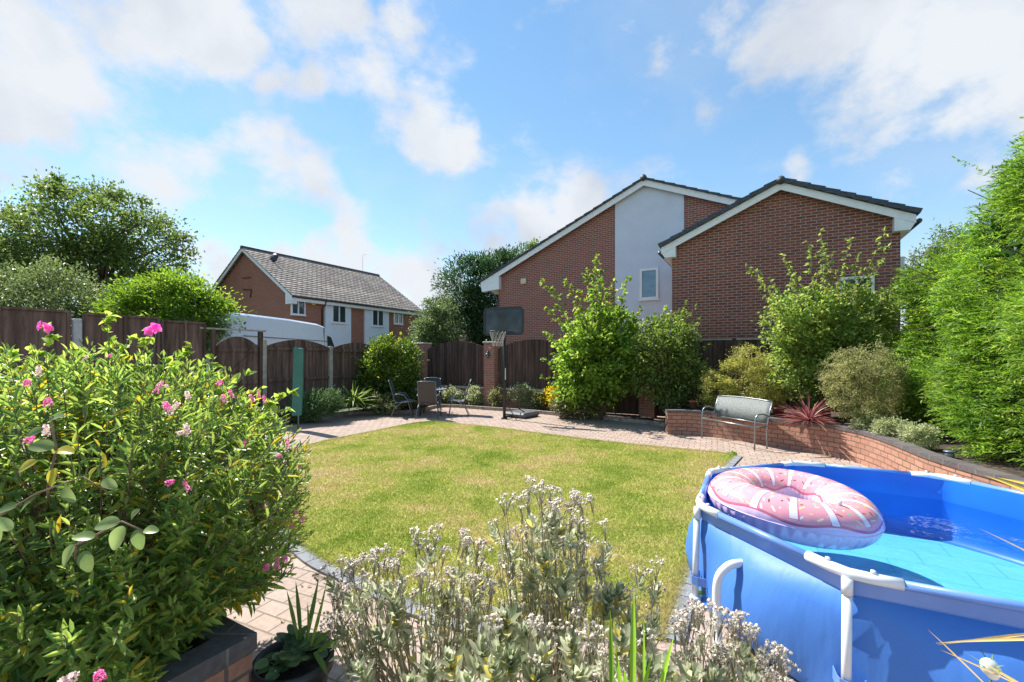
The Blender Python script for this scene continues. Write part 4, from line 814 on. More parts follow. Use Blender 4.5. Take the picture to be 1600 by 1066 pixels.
# hedge of tall conifers at right
M_hedge = leaf_mat('hedge_leaf', (.04, .10, .012), (.20, .34, .04), (.34, .44, .08), .35, .5, patch=1.1)
def hedge():
    t = thing('conifer_hedge', 'tall bright green conifer hedge along the right side', 'hedge', (0, 0, 0))
    # surface samples: front face towards the garden, running from far (8.6,10.2) to near (5.9,3.6)
    A_, B_ = np.array([7.9, 9.3]), np.array([5.55, 4.0]); d = B_-A_; Ln = np.linalg.norm(d); d /= Ln; nrmv = np.array([d[1], -d[0]]);
    if nrmv[0] > 0: nrmv = -nrmv
    n = 16500; s = RNG.random(n)*(Ln+1.8)-.3; top = 3.05+1.95*(s/Ln)+.35*np.sin(s*2.3)+.25*np.sin(s*5.1+1); z = .5+(top-.5)*RNG.random(n)**.85
    f = (z-.5)/(top-.5); depth = -.05+.55*f**1.5+RNG.random(n)**2*.5-.18*np.sin(s*3.1+z*2)-.14*np.sin(z*4.3+s)-.25*np.exp(-((f-.25)/.2)**2)
    base = A_+d*s[:, None]-nrmv*depth[:, None]; P = np.stack([base[:, 0], base[:, 1], z], 1)
    # top surface of the hedge
    n2 = 2600; s2 = RNG.random(n2)*(Ln+1.8)-.3; top2 = 3.05+1.95*(s2/Ln)+.35*np.sin(s2*2.3)+.25*np.sin(s2*5.1+1); b2 = A_+d*s2[:, None]-nrmv*(.5+RNG.random(n2)*1.4)[:, None]
    P2 = np.stack([b2[:, 0], b2[:, 1], top2+RNG.normal(size=n2)*.12], 1)
    # end facing the house
    n3 = 1800; s3 = RNG.random(n3); b3 = A_-nrmv*(s3*2.0)[:, None]-d*(.3+RNG.random(n3)*.3)[:, None]; P3 = np.stack([b3[:, 0], b3[:, 1], .5+2.6*RNG.random(n3)], 1)
    Pa = np.concatenate([P, P2, P3]); N3 = len(Pa)
    out = np.array([nrmv[0], nrmv[1], .25]); D = out*1.0+RNG.normal(size=(N3, 3))*.35+np.array([d[0], d[1], 0])*-.25; D[n:n+n2] = np.array([nrmv[0]*.4, nrmv[1]*.4, 1.])+RNG.normal(size=(n2, 3))*.35
    D = nrm(D); lv = Leaves(); S = nrm(np.cross(D, np.array([0, 0, 1.])+RNG.normal(size=(N3, 3))*.5))
    sp = .25*(.6+.7*RNG.random(N3)); tint = RNG.random(N3)
    for k in range(9):    # flat feathery spray: a mid rib with side fronds
        fr = .12+.1*k; sg = 1 if k % 2 else -1
        lv.add(Pa+D*(sp*fr)[:, None]-np.array([0, 0, 1.])*(sp*fr**2*.25)[:, None], D*.75+S*sg*.6+RNG.normal(size=(N3, 3))*.12, sp*(.50-.032*k), sp*.072, 'diamond', tint=np.clip(tint+RNG.normal(size=N3)*.1, 0, 1), curl=.25)
    # loose leaders against the sky
    m_ = 26; 
    for q in range(m_):
        sq = RNG.random()*(Ln+1.2)+.2; tz = 3.05+1.95*(sq/Ln)+.3*math.sin(sq*2.3); bp = A_+d*sq-nrmv*(.4+RNG.random()*1.0); hgt = .35+.6*RNG.random(); lean = RNG.normal(size=2)*.18+nrmv*.15
        k = 70; tt_ = RNG.random(k); PP = np.stack([bp[0]+lean[0]*tt_, bp[1]+lean[1]*tt_, tz-.2+hgt*tt_], 1)
        lv.add(PP, RNG.normal(size=(k, 3))*np.array([1, 1, .3])+np.array([0, 0, .45]), .14*(1.15-tt_), .016, 'diamond')
    lv.build('foliage', M_hedge, t)
    # dark woody core and trunks
    b = MB()
    for q in range(7):
        sq = .3+q*.95; bp = A_+d*sq-nrmv*.95; b.tube([(bp[0], bp[1], .4), (bp[0], bp[1], 2.6+1.9*sq/Ln)], [.09, .03], 8)
        for r in range(26):
            z = .6+RNG.random()*(2.2+1.6*sq/Ln); e = np.array([bp[0], bp[1], z])+np.array([nrmv[0], nrmv[1], .3])*(.5+.35*RNG.random())+RNG.normal(size=3)*.25; b.tube([(bp[0], bp[1], z-.15), e], [.018, .005], 4, False)
    b.build('stem', M_bark, t)
    # inner foliage mass so the sky never shows through
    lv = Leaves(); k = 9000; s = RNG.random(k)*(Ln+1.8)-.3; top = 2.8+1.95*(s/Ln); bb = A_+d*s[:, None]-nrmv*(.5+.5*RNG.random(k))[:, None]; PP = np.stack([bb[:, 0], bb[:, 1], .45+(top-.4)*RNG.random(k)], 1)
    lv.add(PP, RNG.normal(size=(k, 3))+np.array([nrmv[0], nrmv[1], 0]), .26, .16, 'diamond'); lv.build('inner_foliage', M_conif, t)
hedge()

# ------------------------------------------------------------------ patio furniture
M_frame = mat('grey_metal_frame', (.16, .18, .21), .4, .5, noise=.08)
M_sling = mat('brown_sling_fabric', (.085, .068, .066), .8, noise=.12, nscale=40)
M_sling_d = mat('dark_sling_fabric', (.045, .05, .055), .7, noise=.12, nscale=40)
def make_chair(label, m_s):
    t = thing('patio_chair', label, 'chair', group='metal sling chairs round the glass table'); ez = Vector((0, 0, 1))
    # local: faces +y. seat profile in (y,z)
    prof = [(.27, .46), (.2, .455), (.05, .43), (-.12, .415), (-.2, .43), (-.24, .5), (-.28, .65), (-.335, .85), (-.37, .98), (-.40, 1.03)]
    b = MB(); n = len(prof); vs = [(x, y, z+dz) for dz in (0, -.008) for x in (-.235, .235) for y, z in prof]
    fs = [(k, k+1, n+k+1, n+k) for k in range(n-1)]+[(2*n+n+k, 2*n+n+k+1, 2*n+k+1, 2*n+k) for k in range(n-1)]
    b.add(vs, fs, True); b.build('seat', m_s, t)
    for x in (-.25, .25):
        b = MB(); b.tube([(x, y, z) for y, z in prof], .013, 8); b.build('side_frame', M_frame, t)
        s = 1 if x > 0 else -1; b = MB()
        b.tube([(x+s*.06, .24, 0), (x+s*.05, .19, .3), (x+s*.045, .12, .52), (x+s*.045, .02, .64), (x+s*.045, -.12, .67), (x+s*.03, -.25, .64), (x+s*.012, -.27, .62)], .013, 8); b.build('armrest', M_frame, t)
        b = MB(); b.tube([(x+s*.06, -.34, 0), (x+s*.03, -.22, .28), (x+s*.015, -.02, .43)], .012, 8); b.build('leg', M_frame, t)
    b = MB(); b.tube([(-.25, -.40, 1.03), (-.1, -.415, 1.045), (.1, -.415, 1.045), (.25, -.40, 1.03)], .013, 8); b.tube([(-.25, .27, .455), (.25, .27, .455)], .012, 8); b.tube([(-.25, -.2, .40), (.25, -.2, .40)], .01, 8); b.build('cross_bar', M_frame, t)
    return t
tab = Vector((-2.42, 13.35, 0))
ch = make_chair('grey metal sling chair seen from behind in front of the round table', M_sling); ch.location = (-2.36, 12.72, 0); ch.rotation_euler = (0, 0, .02)
for (loc, rz, lab) in (((-3.13, 12.95, 0), -PI/2+.15, 'dark sling chair in profile left of the round table, facing right'), ((-1.62, 13.25, 0), PI/2+.1, 'dark sling chair in profile right of the round table, facing left'), ((-2.55, 14.0, -.0), PI, 'sling chair on the far side of the round table, half hidden by it')):
    k = copy_tree(ch); k.location = loc; k.rotation_euler = (0, 0, rz); k['label'] = lab
    for c_ in k.children:
        if c_.name.startswith('seat'): c_.data = c_.data.copy(); c_.data.materials[0] = M_sling_d
tb = thing('patio_table', 'round glass topped metal table among the sling chairs', 'table', tab)
b = MB(); b.lathe([(0, .745), (.46, .745), (.475, .75), (.475, .757), (.46, .762), (0, .762)], (0, 0, 0), 40); b.build('table_top', mat('table_glass', (.35, .40, .42), .08, spec=.8), tb)
b = MB(); b.tube([(.475*math.cos(a), .475*math.sin(a), .75) for a in np.linspace(0, 2*PI, 40, False)], .015, 8, closed=True); b.build('table_rim', M_frame, tb)
for k in range(4):
    a = PI/4+k*PI/2; b = MB(); b.tube([(.40*math.cos(a), .40*math.sin(a), .74), (.3*math.cos(a), .3*math.sin(a), .45), (.38*math.cos(a), .38*math.sin(a), 0)], .016, 8); b.build('leg', M_black, tb)

# green covered rotary dryer
p = gp(466, 672); t = thing('dryer_cover', 'tall green fabric cover standing on a thin post near the fence', 'cover', (p.x, p.y, 0), .3)
b = MB(); b.tube([(0, 0, 0), (0, 0, 1.85)], .022, 8); b.build('post', M_frame, t)
b = MB(); w = .105; ring = lambda z, s, dx: [(s*x*w+dx, s*y*w*.7, z+(.025 if x < 0 else -.01)*(1 if z > 1.8 else 0)) for x, y in ((-1, -1), (-.3, -1.12), (.3, -1.05), (1, -1), (1.08, 0), (1, 1), (0, 1.1), (-1, 1), (-1.06, 0))]
L_ = [(.35, .95, -.03), (.6, 1.0, -.02), (1.1, 1.04, .0), (1.6, 1.0, .01), (1.88, .97, .01), (1.93, .92, .012)]; vs = []; [vs.extend(ring(*q)) for q in L_]
fs = [(k*9+j, k*9+(j+1) % 9, (k+1)*9+(j+1) % 9, (k+1)*9+j) for k in range(5) for j in range(9)]+[tuple(range(45, 54)), tuple(reversed(range(9)))]
b.add(vs, fs); b.build('cover', mat('green_pvc', (.035, .16, .125), .45, noise=.1, nscale=5, bump=.4, bscale=9), t)

# basketball hoop
hp = gp(788, 655); hn = Vector((-.38, -.92, 0)).normalized(); hs = Vector((-hn.y, hn.x, 0))
t = thing('basketball_hoop', 'portable black basketball hoop standing on the patio', 'basketball hoop', hp); ez = Vector((0, 0, 1)); back = Vector((.62, .78, 0)).normalized()
b = MB(); bc = back*.62+Vector((.12, 0, .08)); sd = Vector((-back.y, back.x, 0)); Mb = Matrix.Translation(bc) @ Matrix.Rotation(math.atan2(back.y, back.x), 4, 'Z'); b.bbox((0, 0, 0), (.75, .72, .15), .05, Mb); b.build('base', mat('grey_black_plastic', (.10, .10, .105), .6), t)
b = MB(); b.tube([(0, 0, .02), (0, 0, 2.75)], .042, 10); b.build('pole', M_black, t)
b = MB(); b.bbox((0, 0, .02), (.17, .12, .04), .01); b.tube([(0, 0, .06), tuple(back*.5+Vector((0, 0, .06)))], .03, 8); b.build('foot_plate', M_black, t)
b = MB()
for s in (-1, 1): b.tube([tuple(ez*.55), tuple(back*.6+sd*.25*s+ez*.15)], .014, 6)
b.build('brace', M_black, t)
bo = hn*.28+ez*2.68+Vector((.10, 0, 0))
b = MB(); b.tube([(0, 0, 2.5), tuple(hn*.25+ez*2.5)], .02, 6); b.tube([(0, 0, 2.72), tuple(hn*.25+ez*2.85)], .02, 6); b.build('bracket', M_black, t)
def rrect(w, h, r, n=6):
    o = []
    for (cx, cy, a0) in ((w/2-r, h/2-r, 0), (-w/2+r, h/2-r, PI/2), (-w/2+r, -h/2+r, PI), (w/2-r, -h/2+r, 1.5*PI)):
        for k in range(n+1): a = a0+PI/2*k/n; o.append((cx+r*math.cos(a), cy+r*math.sin(a)))
    return o
hse = -hs
b = MB(); b.prism(rrect(1.16, .74, .1), bo, hse, ez, hn, .03); bb = b.build('backboard', mat('smoky_board', (.02, .035, .05), .12, noise=.5, nscale=3., spec=.35), t)
b = MB(); oo = rrect(1.18, .76, .11); ii = rrect(1.06, .64, .06); n = len(oo)
va = [bo+hse*x+ez*y+hn*.031 for x, y in oo]+[bo+hse*x+ez*y+hn*.031 for x, y in ii]+[bo+hse*x+ez*y+hn*.045 for x, y in oo]+[bo+hse*x+ez*y+hn*.045 for x, y in ii]
fs = []
for k in range(n):
    j = (k+1) % n; fs += [(2*n+k, 2*n+j, 3*n+j, 3*n+k), (k, j, 2*n+j, 2*n+k), (3*n+k, 3*n+j, n+j, n+k)]
b.add(va, fs); b.build('board_edge', M_black, bb)
rc = hn*.56+ez*2.40+Vector((.05, 0, 0)); R_ = .225
b = MB(); b.tube([tuple(rc+hn*R_*math.cos(a)+hs*R_*math.sin(a)) for a in np.linspace(0, 2*PI, 28, False)], .010, 6, closed=True); b.tube([tuple(hn*.3+ez*2.40), tuple(rc-hn*R_)], .02, 6); rim = b.build('rim', M_black, t)
b = MB(); lv_ = [(R_, 0), (.19, -.12), (.15, -.25), (.13, -.40)]
for k in range(12):
    for sg in (-1, 1):
        pts = []
        for q, (rr, dz) in enumerate(lv_): a = 2*PI*(k+sg*q*.5)/12; pts.append(tuple(rc+hn*rr*math.cos(a)+hs*rr*math.sin(a)+ez*dz))
        b.tube(pts, .0045, 4, False)
b.build('net', mat('net_cord', (.5, .47, .42), .9), rim)
b = MB(); b.box((.03, -.048, 1.25), (.03, .012, .32)); b.build('height_label', mat('label_white', (.55, .57, .6), .5), t)

# bench
M_steel = mat('grey_steel', (.30, .31, .32), .35, .7, noise=.1)
def bench():
    FL, FR = gp(1103, 684), gp(1186, 703); ex = (FR-FL); FL = FL-Vector((.10, .03, 0)); Lb = ex.length; ex.normalize(); ey = Vector((-ex.y, ex.x, 0))
    if ey.x < 0: ey = -ey
    t = thing('garden_bench', 'grey metal two seat bench with mesh back and missing seat by the brick wall', 'bench', FL, math.atan2(ex.y, ex.x))
    s = 1 if Vector((-ex.y, ex.x, 0)).dot(ey) > 0 else -1
    for k, x in enumerate((0, Lb)):
        b = MB(); b.tube([(x, 0, 0), (x, s*.01, .45), (x, s*.03, .60), (x, s*.09, .655), (x, s*.2, .66), (x, s*.30, .63), (x, s*.36, .61)], .015, 8); b.build('armrest', M_steel, t)
        b = MB(); b.tube([(x, s*.31, 0), (x, s*.30, .3), (x, s*.32, .45), (x, s*.37, .65), (x, s*.45, .87)], .014, 8); b.build('leg', M_steel, t)
        b = MB(); b.tube([(x, 0.01*s, .42), (x, s*.32, .43)], .012, 8); b.build('side_rail', M_steel, t)
    b = MB(); b.tube([(0, .01*s, .42), (Lb, .01*s, .42)], .014, 8); b.build('front_rail', M_steel, t)
    b = MB(); n = 10; vs = []
    for k in range(n+1):
        x = Lb*k/n; bow = .04*math.sin(PI*k/n)
        for (y, z, f) in ((.315, .47, 0), (.36, .62, 1), (.44, .88+bow*.6, 1)): vs += [(x, s*(y+bow*.3), z)]
    fs = [(k*3+j, (k+1)*3+j, (k+1)*3+j+1, k*3+j+1) for k in range(n) for j in range(2)]; b.add(vs, fs, True)
    o = b.build('backrest', None or mesh_mat(), t); md = o.modifiers.new('s', 'SOLIDIFY'); md.thickness = .008
    b = MB(); b.tube([(Lb*k/n, s*(.44+.012*math.sin(PI*k/n)), .885+.024*math.sin(PI*k/n)) for k in range(n+1)], .011, 6); b.tube([(0, s*.315, .465), (Lb, s*.315, .465)], .011, 6); b.build('back_rail', M_steel, t)
def mesh_mat():
    m = mat('bench_mesh', (.15, .17, .16), .6, .0, noise=.15, nscale=30, bump=.5, bscale=160); return m
bench()

# terracotta pots, garden light, wall lamp
def pot(label, loc, r, h, m, name='plant_pot'):
    t = thing(name, label, 'pot', loc); b = MB(); b.lathe([(0, .0), (r*.72, 0), (r*.95, h*.8), (r*1.06, h*.8), (r*1.08, h), (r*.98, h), (r*.9, h*.82), (r*.85, h*.75), (0, h*.74)], (0, 0, 0), 28); b.build('pot', m, t); return t
M_terra = mat('terracotta', (.36, .13, .07), .85, noise=.15)
p = gp(1088, 637, WT); pot('terracotta pot standing left on the retaining wall behind the bench', (p.x+.02, p.y+.2, WT-.02), .10, .16, M_terra)
p = gp(1221, 650, WT-.05); pot('terracotta pot between the bench back and the red spiky plant', (p.x+.08, p.y+.25, WT-.1), .12, .2, M_terra)
p = gp(1490, 712, WT-.05); t = thing('garden_light', 'small round metal garden light in the raised bed near the hedge', 'light', (p.x, p.y+.05, WT-.09))
b = MB(); b.lathe([(0, 0), (.045, 0), (.05, .05), (.04, .06), (.04, .07), (0, .07)], (0, 0, 0), 16); b.build('body', M_steel, t); b = MB(); b.lathe([(.035, .071), (.065, .075), (.06, .09), (0, .095)], (0, 0, 0), 16); b.build('cap', M_frame, t)
pw = PC+GX*3.15-GY*.22; t = thing('wall_lamp', 'small dark lantern fixed to the middle brick pier', 'lamp', (pw.x, pw.y, 1.82), GROT)
b = MB(); b.bbox((0, -.01, 0), (.08, .02, .16), .005); b.build('back_plate', M_gut, t); b = MB(); b.tube([(0, -.02, .04), (0, -.09, .07), (0, -.11, .02)], .01, 6); b.lathe([(0, .02), (.05, -.0), (.055, -.03), (.04, -.16), (0, -.17)], (0, -.11, 0), 10); b.build('lantern', M_frame, t)
t = thing('wall_ornament', 'little orange pink shell ornament above the lamp on the pier', 'ornament', (pw.x+.03, pw.y-.01, 2.02), GROT)
b = MB(); b.lathe([(0, .03), (.04, .02), (.055, 0), (.04, -.02), (0, -.03)], (0, 0, 0), 12); o = b.build('shell', mat('shell_orange', (.6, .33, .24), .6), t); o.scale = (1, .5, 1.7)

# ------------------------------------------------------------------ pool
DR = 1.06; PC_ = Vector((2.553*DR, 2.888*DR, 0)); PR = 1.307*DR; PH = EYE-DR; PA0 = -2.455
M_blue = bpy.data.materials.new('pool_blue')
def pool_mats():
    nt, p, o = nodes_of(M_blue); N = nt.nodes.new; L = nt.links.new; p.inputs['Base Color'].default_value = (.065, .205, .60, 1); p.inputs['Roughness'].default_value = .5; p.inputs['Specular IOR Level'].default_value = .35
    tc = N('ShaderNodeTexCoord'); nz = N('ShaderNodeTexNoise'); nz.inputs['Scale'].default_value = 3.2; nz.inputs['Detail'].default_value = 3; mp = N('ShaderNodeMapping'); mp.inputs['Scale'].default_value = (1.6, 1.6, .45); L(tc.outputs['Object'], mp.inputs[0]); L(mp.outputs[0], nz.inputs['Vector'])
    n2 = N('ShaderNodeTexNoise'); n2.inputs['Scale'].default_value = 14; n2.inputs['Detail'].default_value = 3; L(mp.outputs[0], n2.inputs['Vector'])
    ad = N('ShaderNodeMath'); ad.operation = 'MULTIPLY_ADD'; ad.inputs[1].default_value = .18; L(n2.outputs['Fac'], ad.inputs[0]); L(nz.outputs['Fac'], ad.inputs[2])
    bp = N('ShaderNodeBump'); bp.inputs['Strength'].default_value = .35; bp.inputs['Distance'].default_value = .03; L(ad.outputs[0], bp.inputs['Height']); L(bp.outputs[0], p.inputs['Normal'])
pool_mats()
M_sleeve = mat('pool_sleeve_blue', (.14, .28, .68), .30, noise=.04, spec=.7)
M_inner = mat('pool_inner_blue', (.008, .15, .66), .35, noise=.06, nscale=3, spec=.5)
M_pw = mat('pool_white_plastic', (.78, .79, .82), .3, noise=.02)
M_floor = brick_mat('pool_floor', (.15, .50, .70), (.17, .52, .72), (.10, .41, .63), w=.46, h=.28, mort=.006, rot=.5, bump=.1, noise=.12, rough=.5, offset=.5)
def corner(k): a = PA0-2*PI*k/8; return Vector((math.cos(a)*PR, math.sin(a)*PR, 0))
def poly_r(phi):       # radius of the octagon at angle phi (relative)
    r = (phi-PA0) % (PI/4); return PR*math.cos(PI/8)/math.cos(r-PI/8)
t = thing('swimming_pool', 'octagonal blue frame swimming pool with white rails and legs', 'pool', PC_)
n = 96
def shell(name, prof, m, smooth=True):
    b = MB(); vs = []
    for (z, rb, bl) in prof:          # z, radial offset, blend to circle
        for j in range(n):
            phi = PA0+2*PI*j/n; q = ((phi-PA0) % (PI/4))/(PI/4); bulge = math.sin(PI*q)**2
            r = poly_r(phi)*(1-bl)+PR*.985*bl; r = r-.02*(1-bulge)*min(1, bl*2)+rb*bulge if rb > 0 else r+rb; vs.append((math.cos(phi)*r, math.sin(phi)*r, z))
    fs = [(k*n+j, k*n+(j+1) % n, (k+1)*n+(j+1) % n, (k+1)*n+j) for k in range(len(prof)-1) for j in range(n)]
    b.add(vs, fs, smooth); return b.build(name, m, t)
shell('liner', [(0.01, .0, .7), (.06, .06, .75), (.18, .085, .75), (.33, .075, .6), (.46, .045, .3), (PH-.115, -.022, .06), (PH-.11, -.034, 0), (PH-.10, -.03, 0), (PH-.03, -.022, 0)], M_blue)
shell('top_sleeve', [(PH-.112, -.028, 0), (PH-.10, -.024, 0), (PH-.03, -.010, 0), (PH-.0, .012, 0)], M_sleeve)
shell('inner_wall', [(PH-.005, -.022, 0), (PH-.11, -.042, 0), (PH-.2, -.045, .2), (.30, -.03, .5), (.17, -.05, .6), (.145, -.10, .7)], M_inner)
b = MB(); b.lathe([(0, .148), (PR*.5, .147), (PR*.94, .146)], (0, 0, 0), 64); b.build('pool_floor', M_floor, t)
for k in range(8):
    a, c = corner(k), corner(k+1); d = (c-a).normalized(); b = MB(); z = Vector((0, 0, PH-.006)); b.tube([a+z+d*.19, c+z-d*.19], .022, 12); b.build('top_rail', M_sleeve, t)
    ap = corner(k-1); d0 = (a-ap).normalized(); b = MB(); z = Vector((0, 0, PH-.004))
    rad = a.normalized(); b.tube([a+z-d0*.21, a+z-d0*.09, a+z-d0*.045-rad*.008, a+z-rad*.014, a+z+d*.045-rad*.008, a+z+d*.09, a+z+d*.21], .0265, 12)
    b.tube([a+rad*.003+Vector((0, 0, PH-.02)), a+rad*.006+Vector((0, 0, PH-.10))], .0245, 12)
    for s_ in (d0*-.1, d*.1): b.tube([a+s_+Vector((0, 0, PH+.02)), a+s_+Vector((0, 0, PH+.036))], .011, 8)
    b.build('corner_joint', M_pw, t)
    b = MB(); b.tube([a+rad*.008+Vector((0, 0, PH-.11)), a+rad*.02+Vector((0, 0, .03))], .0215, 12); b.build('leg', M_pw, t)
    b = MB(); tg_ = Vector((-rad.y, rad.x, 0)); f = a+rad*.018
    for (z0_, z1_) in ((.13, .19),):
        pts = [f-tg_*.07-rad*.05, f-tg_*.04+rad*.01, f-tg_*.02+rad*.03, f+tg_*.02+rad*.03, f+tg_*.05+rad*.0, f+tg_*.07-rad*.05]
        vs = [(p.x, p.y, z0_) for p in pts]+[(p.x, p.y, z1_) for p in pts]; b.add(vs, [(i, i+1, 6+i+1, 6+i) for i in range(5)])
    o = b.build('leg_strap', M_sleeve, t); md = o.modifiers.new('s', 'SOLIDIFY'); md.thickness = .004
    b = MB(); b.lathe([(0, 0), (.045, 0), (.04, .03), (.03, .04), (0, .04)], (f.x, f.y, 0), 12); b.build('foot', M_pw, t)
# inlet fitting and white hose on the side between corner 0 and 1
c0, c1 = corner(0), corner(1); n01 = ((c0+c1)/2).normalized(); e01 = (c1-c0).normalized()
hp0 = at(1168, 914, 2.70)-PC_
u_ = (hp0.x-c0.x)*e01.x+(hp0.y-c0.y)*e01.y
hq = c0+e01*.62+n01*.03; hq.z = .46
ho = thing('pool_hose', 'white corrugated hose curving down from the pool side', 'hose', PC_)
pts = [hq-n01*.02, hq+n01*.06+Vector((0, 0, .012)), hq+n01*.12+Vector((0, 0, -.01))+e01*.01, hq+n01*.165+Vector((0, 0, -.07))+e01*.02, hq+n01*.18+Vector((0, 0, -.18))+e01*.02, hq+n01*.19+Vector((0, 0, -.30)), hq+n01*.22+Vector((0, 0, -.42))-e01*.04, hq+n01*.3+Vector((0, 0, -.435))-e01*.2]
def spline(pts, n=8):
    P = [Vector(p) for p in pts]; out = []
    for i in range(len(P)-1):
        p0 = P[max(i-1, 0)]; p1 = P[i]; p2 = P[i+1]; p3 = P[min(i+2, len(P)-1)]
        for k in range(n): s = k/n; out.append(.5*((2*p1)+(-p0+p2)*s+(2*p0-5*p1+4*p2-p3)*s*s+(-p0+3*p1-3*p2+p3)*s**3))
    return out+[P[-1]]
sp = spline(pts, 22); b = MB(); b.tube(sp, [.024+.0022*(i % 2) for i in range(len(sp))], 12); b.build('hose', M_pw, ho)
b = MB(); b.tube([hq-n01*.05, hq+n01*.015], [.042, .034], 14); b.build('hose_collar', M_pw, ho)
# water
wz = .49; b = MB(); ring_ = [(math.cos(PA0+2*PI*j/n)*(poly_r(PA0+2*PI*j/n)*.8+PR*.2*.985-.047), math.sin(PA0+2*PI*j/n)*(poly_r(PA0+2*PI*j/n)*.8+PR*.2*.985-.047), wz) for j in range(n)]
b.add(ring_, [tuple(range(n))])
def water_mat():
    m = bpy.data.materials.new('pool_water'); m.use_nodes = True; nt = m.node_tree; nt.nodes.clear(); N = nt.nodes.new; L = nt.links.new
    o = N('ShaderNodeOutputMaterial'); tr = N('ShaderNodeBsdfTransparent'); tr.inputs[0].default_value = (.80, .93, .985, 1); gl = N('ShaderNodeBsdfGlossy'); gl.inputs['Roughness'].default_value = .03
    tc = N('ShaderNodeTexCoord'); nz = N('ShaderNodeTexNoise'); nz.inputs['Scale'].default_value = 6.; nz.inputs['Detail'].default_value = 3; L(tc.outputs['Object'], nz.inputs['Vector'])
    bp = N('ShaderNodeBump'); bp.inputs['Strength'].default_value = .3; bp.inputs['Distance'].default_value = .03; L(nz.outputs['Fac'], bp.inputs['Height']); L(bp.outputs[0], gl.inputs['Normal'])
    fr = N('ShaderNodeFresnel'); fr.inputs[0].default_value = 1.33; L(bp.outputs[0], fr.inputs['Normal']); mx = N('ShaderNodeMixShader'); L(fr.outputs[0], mx.inputs[0]); L(tr.outputs[0], mx.inputs[1]); L(gl.outputs[0], mx.inputs[2]); L(mx.outputs[0], o.inputs[0]); return m
wo = b.build('water', water_mat()); wo.location = PC_; tag(wo, kind='structure')
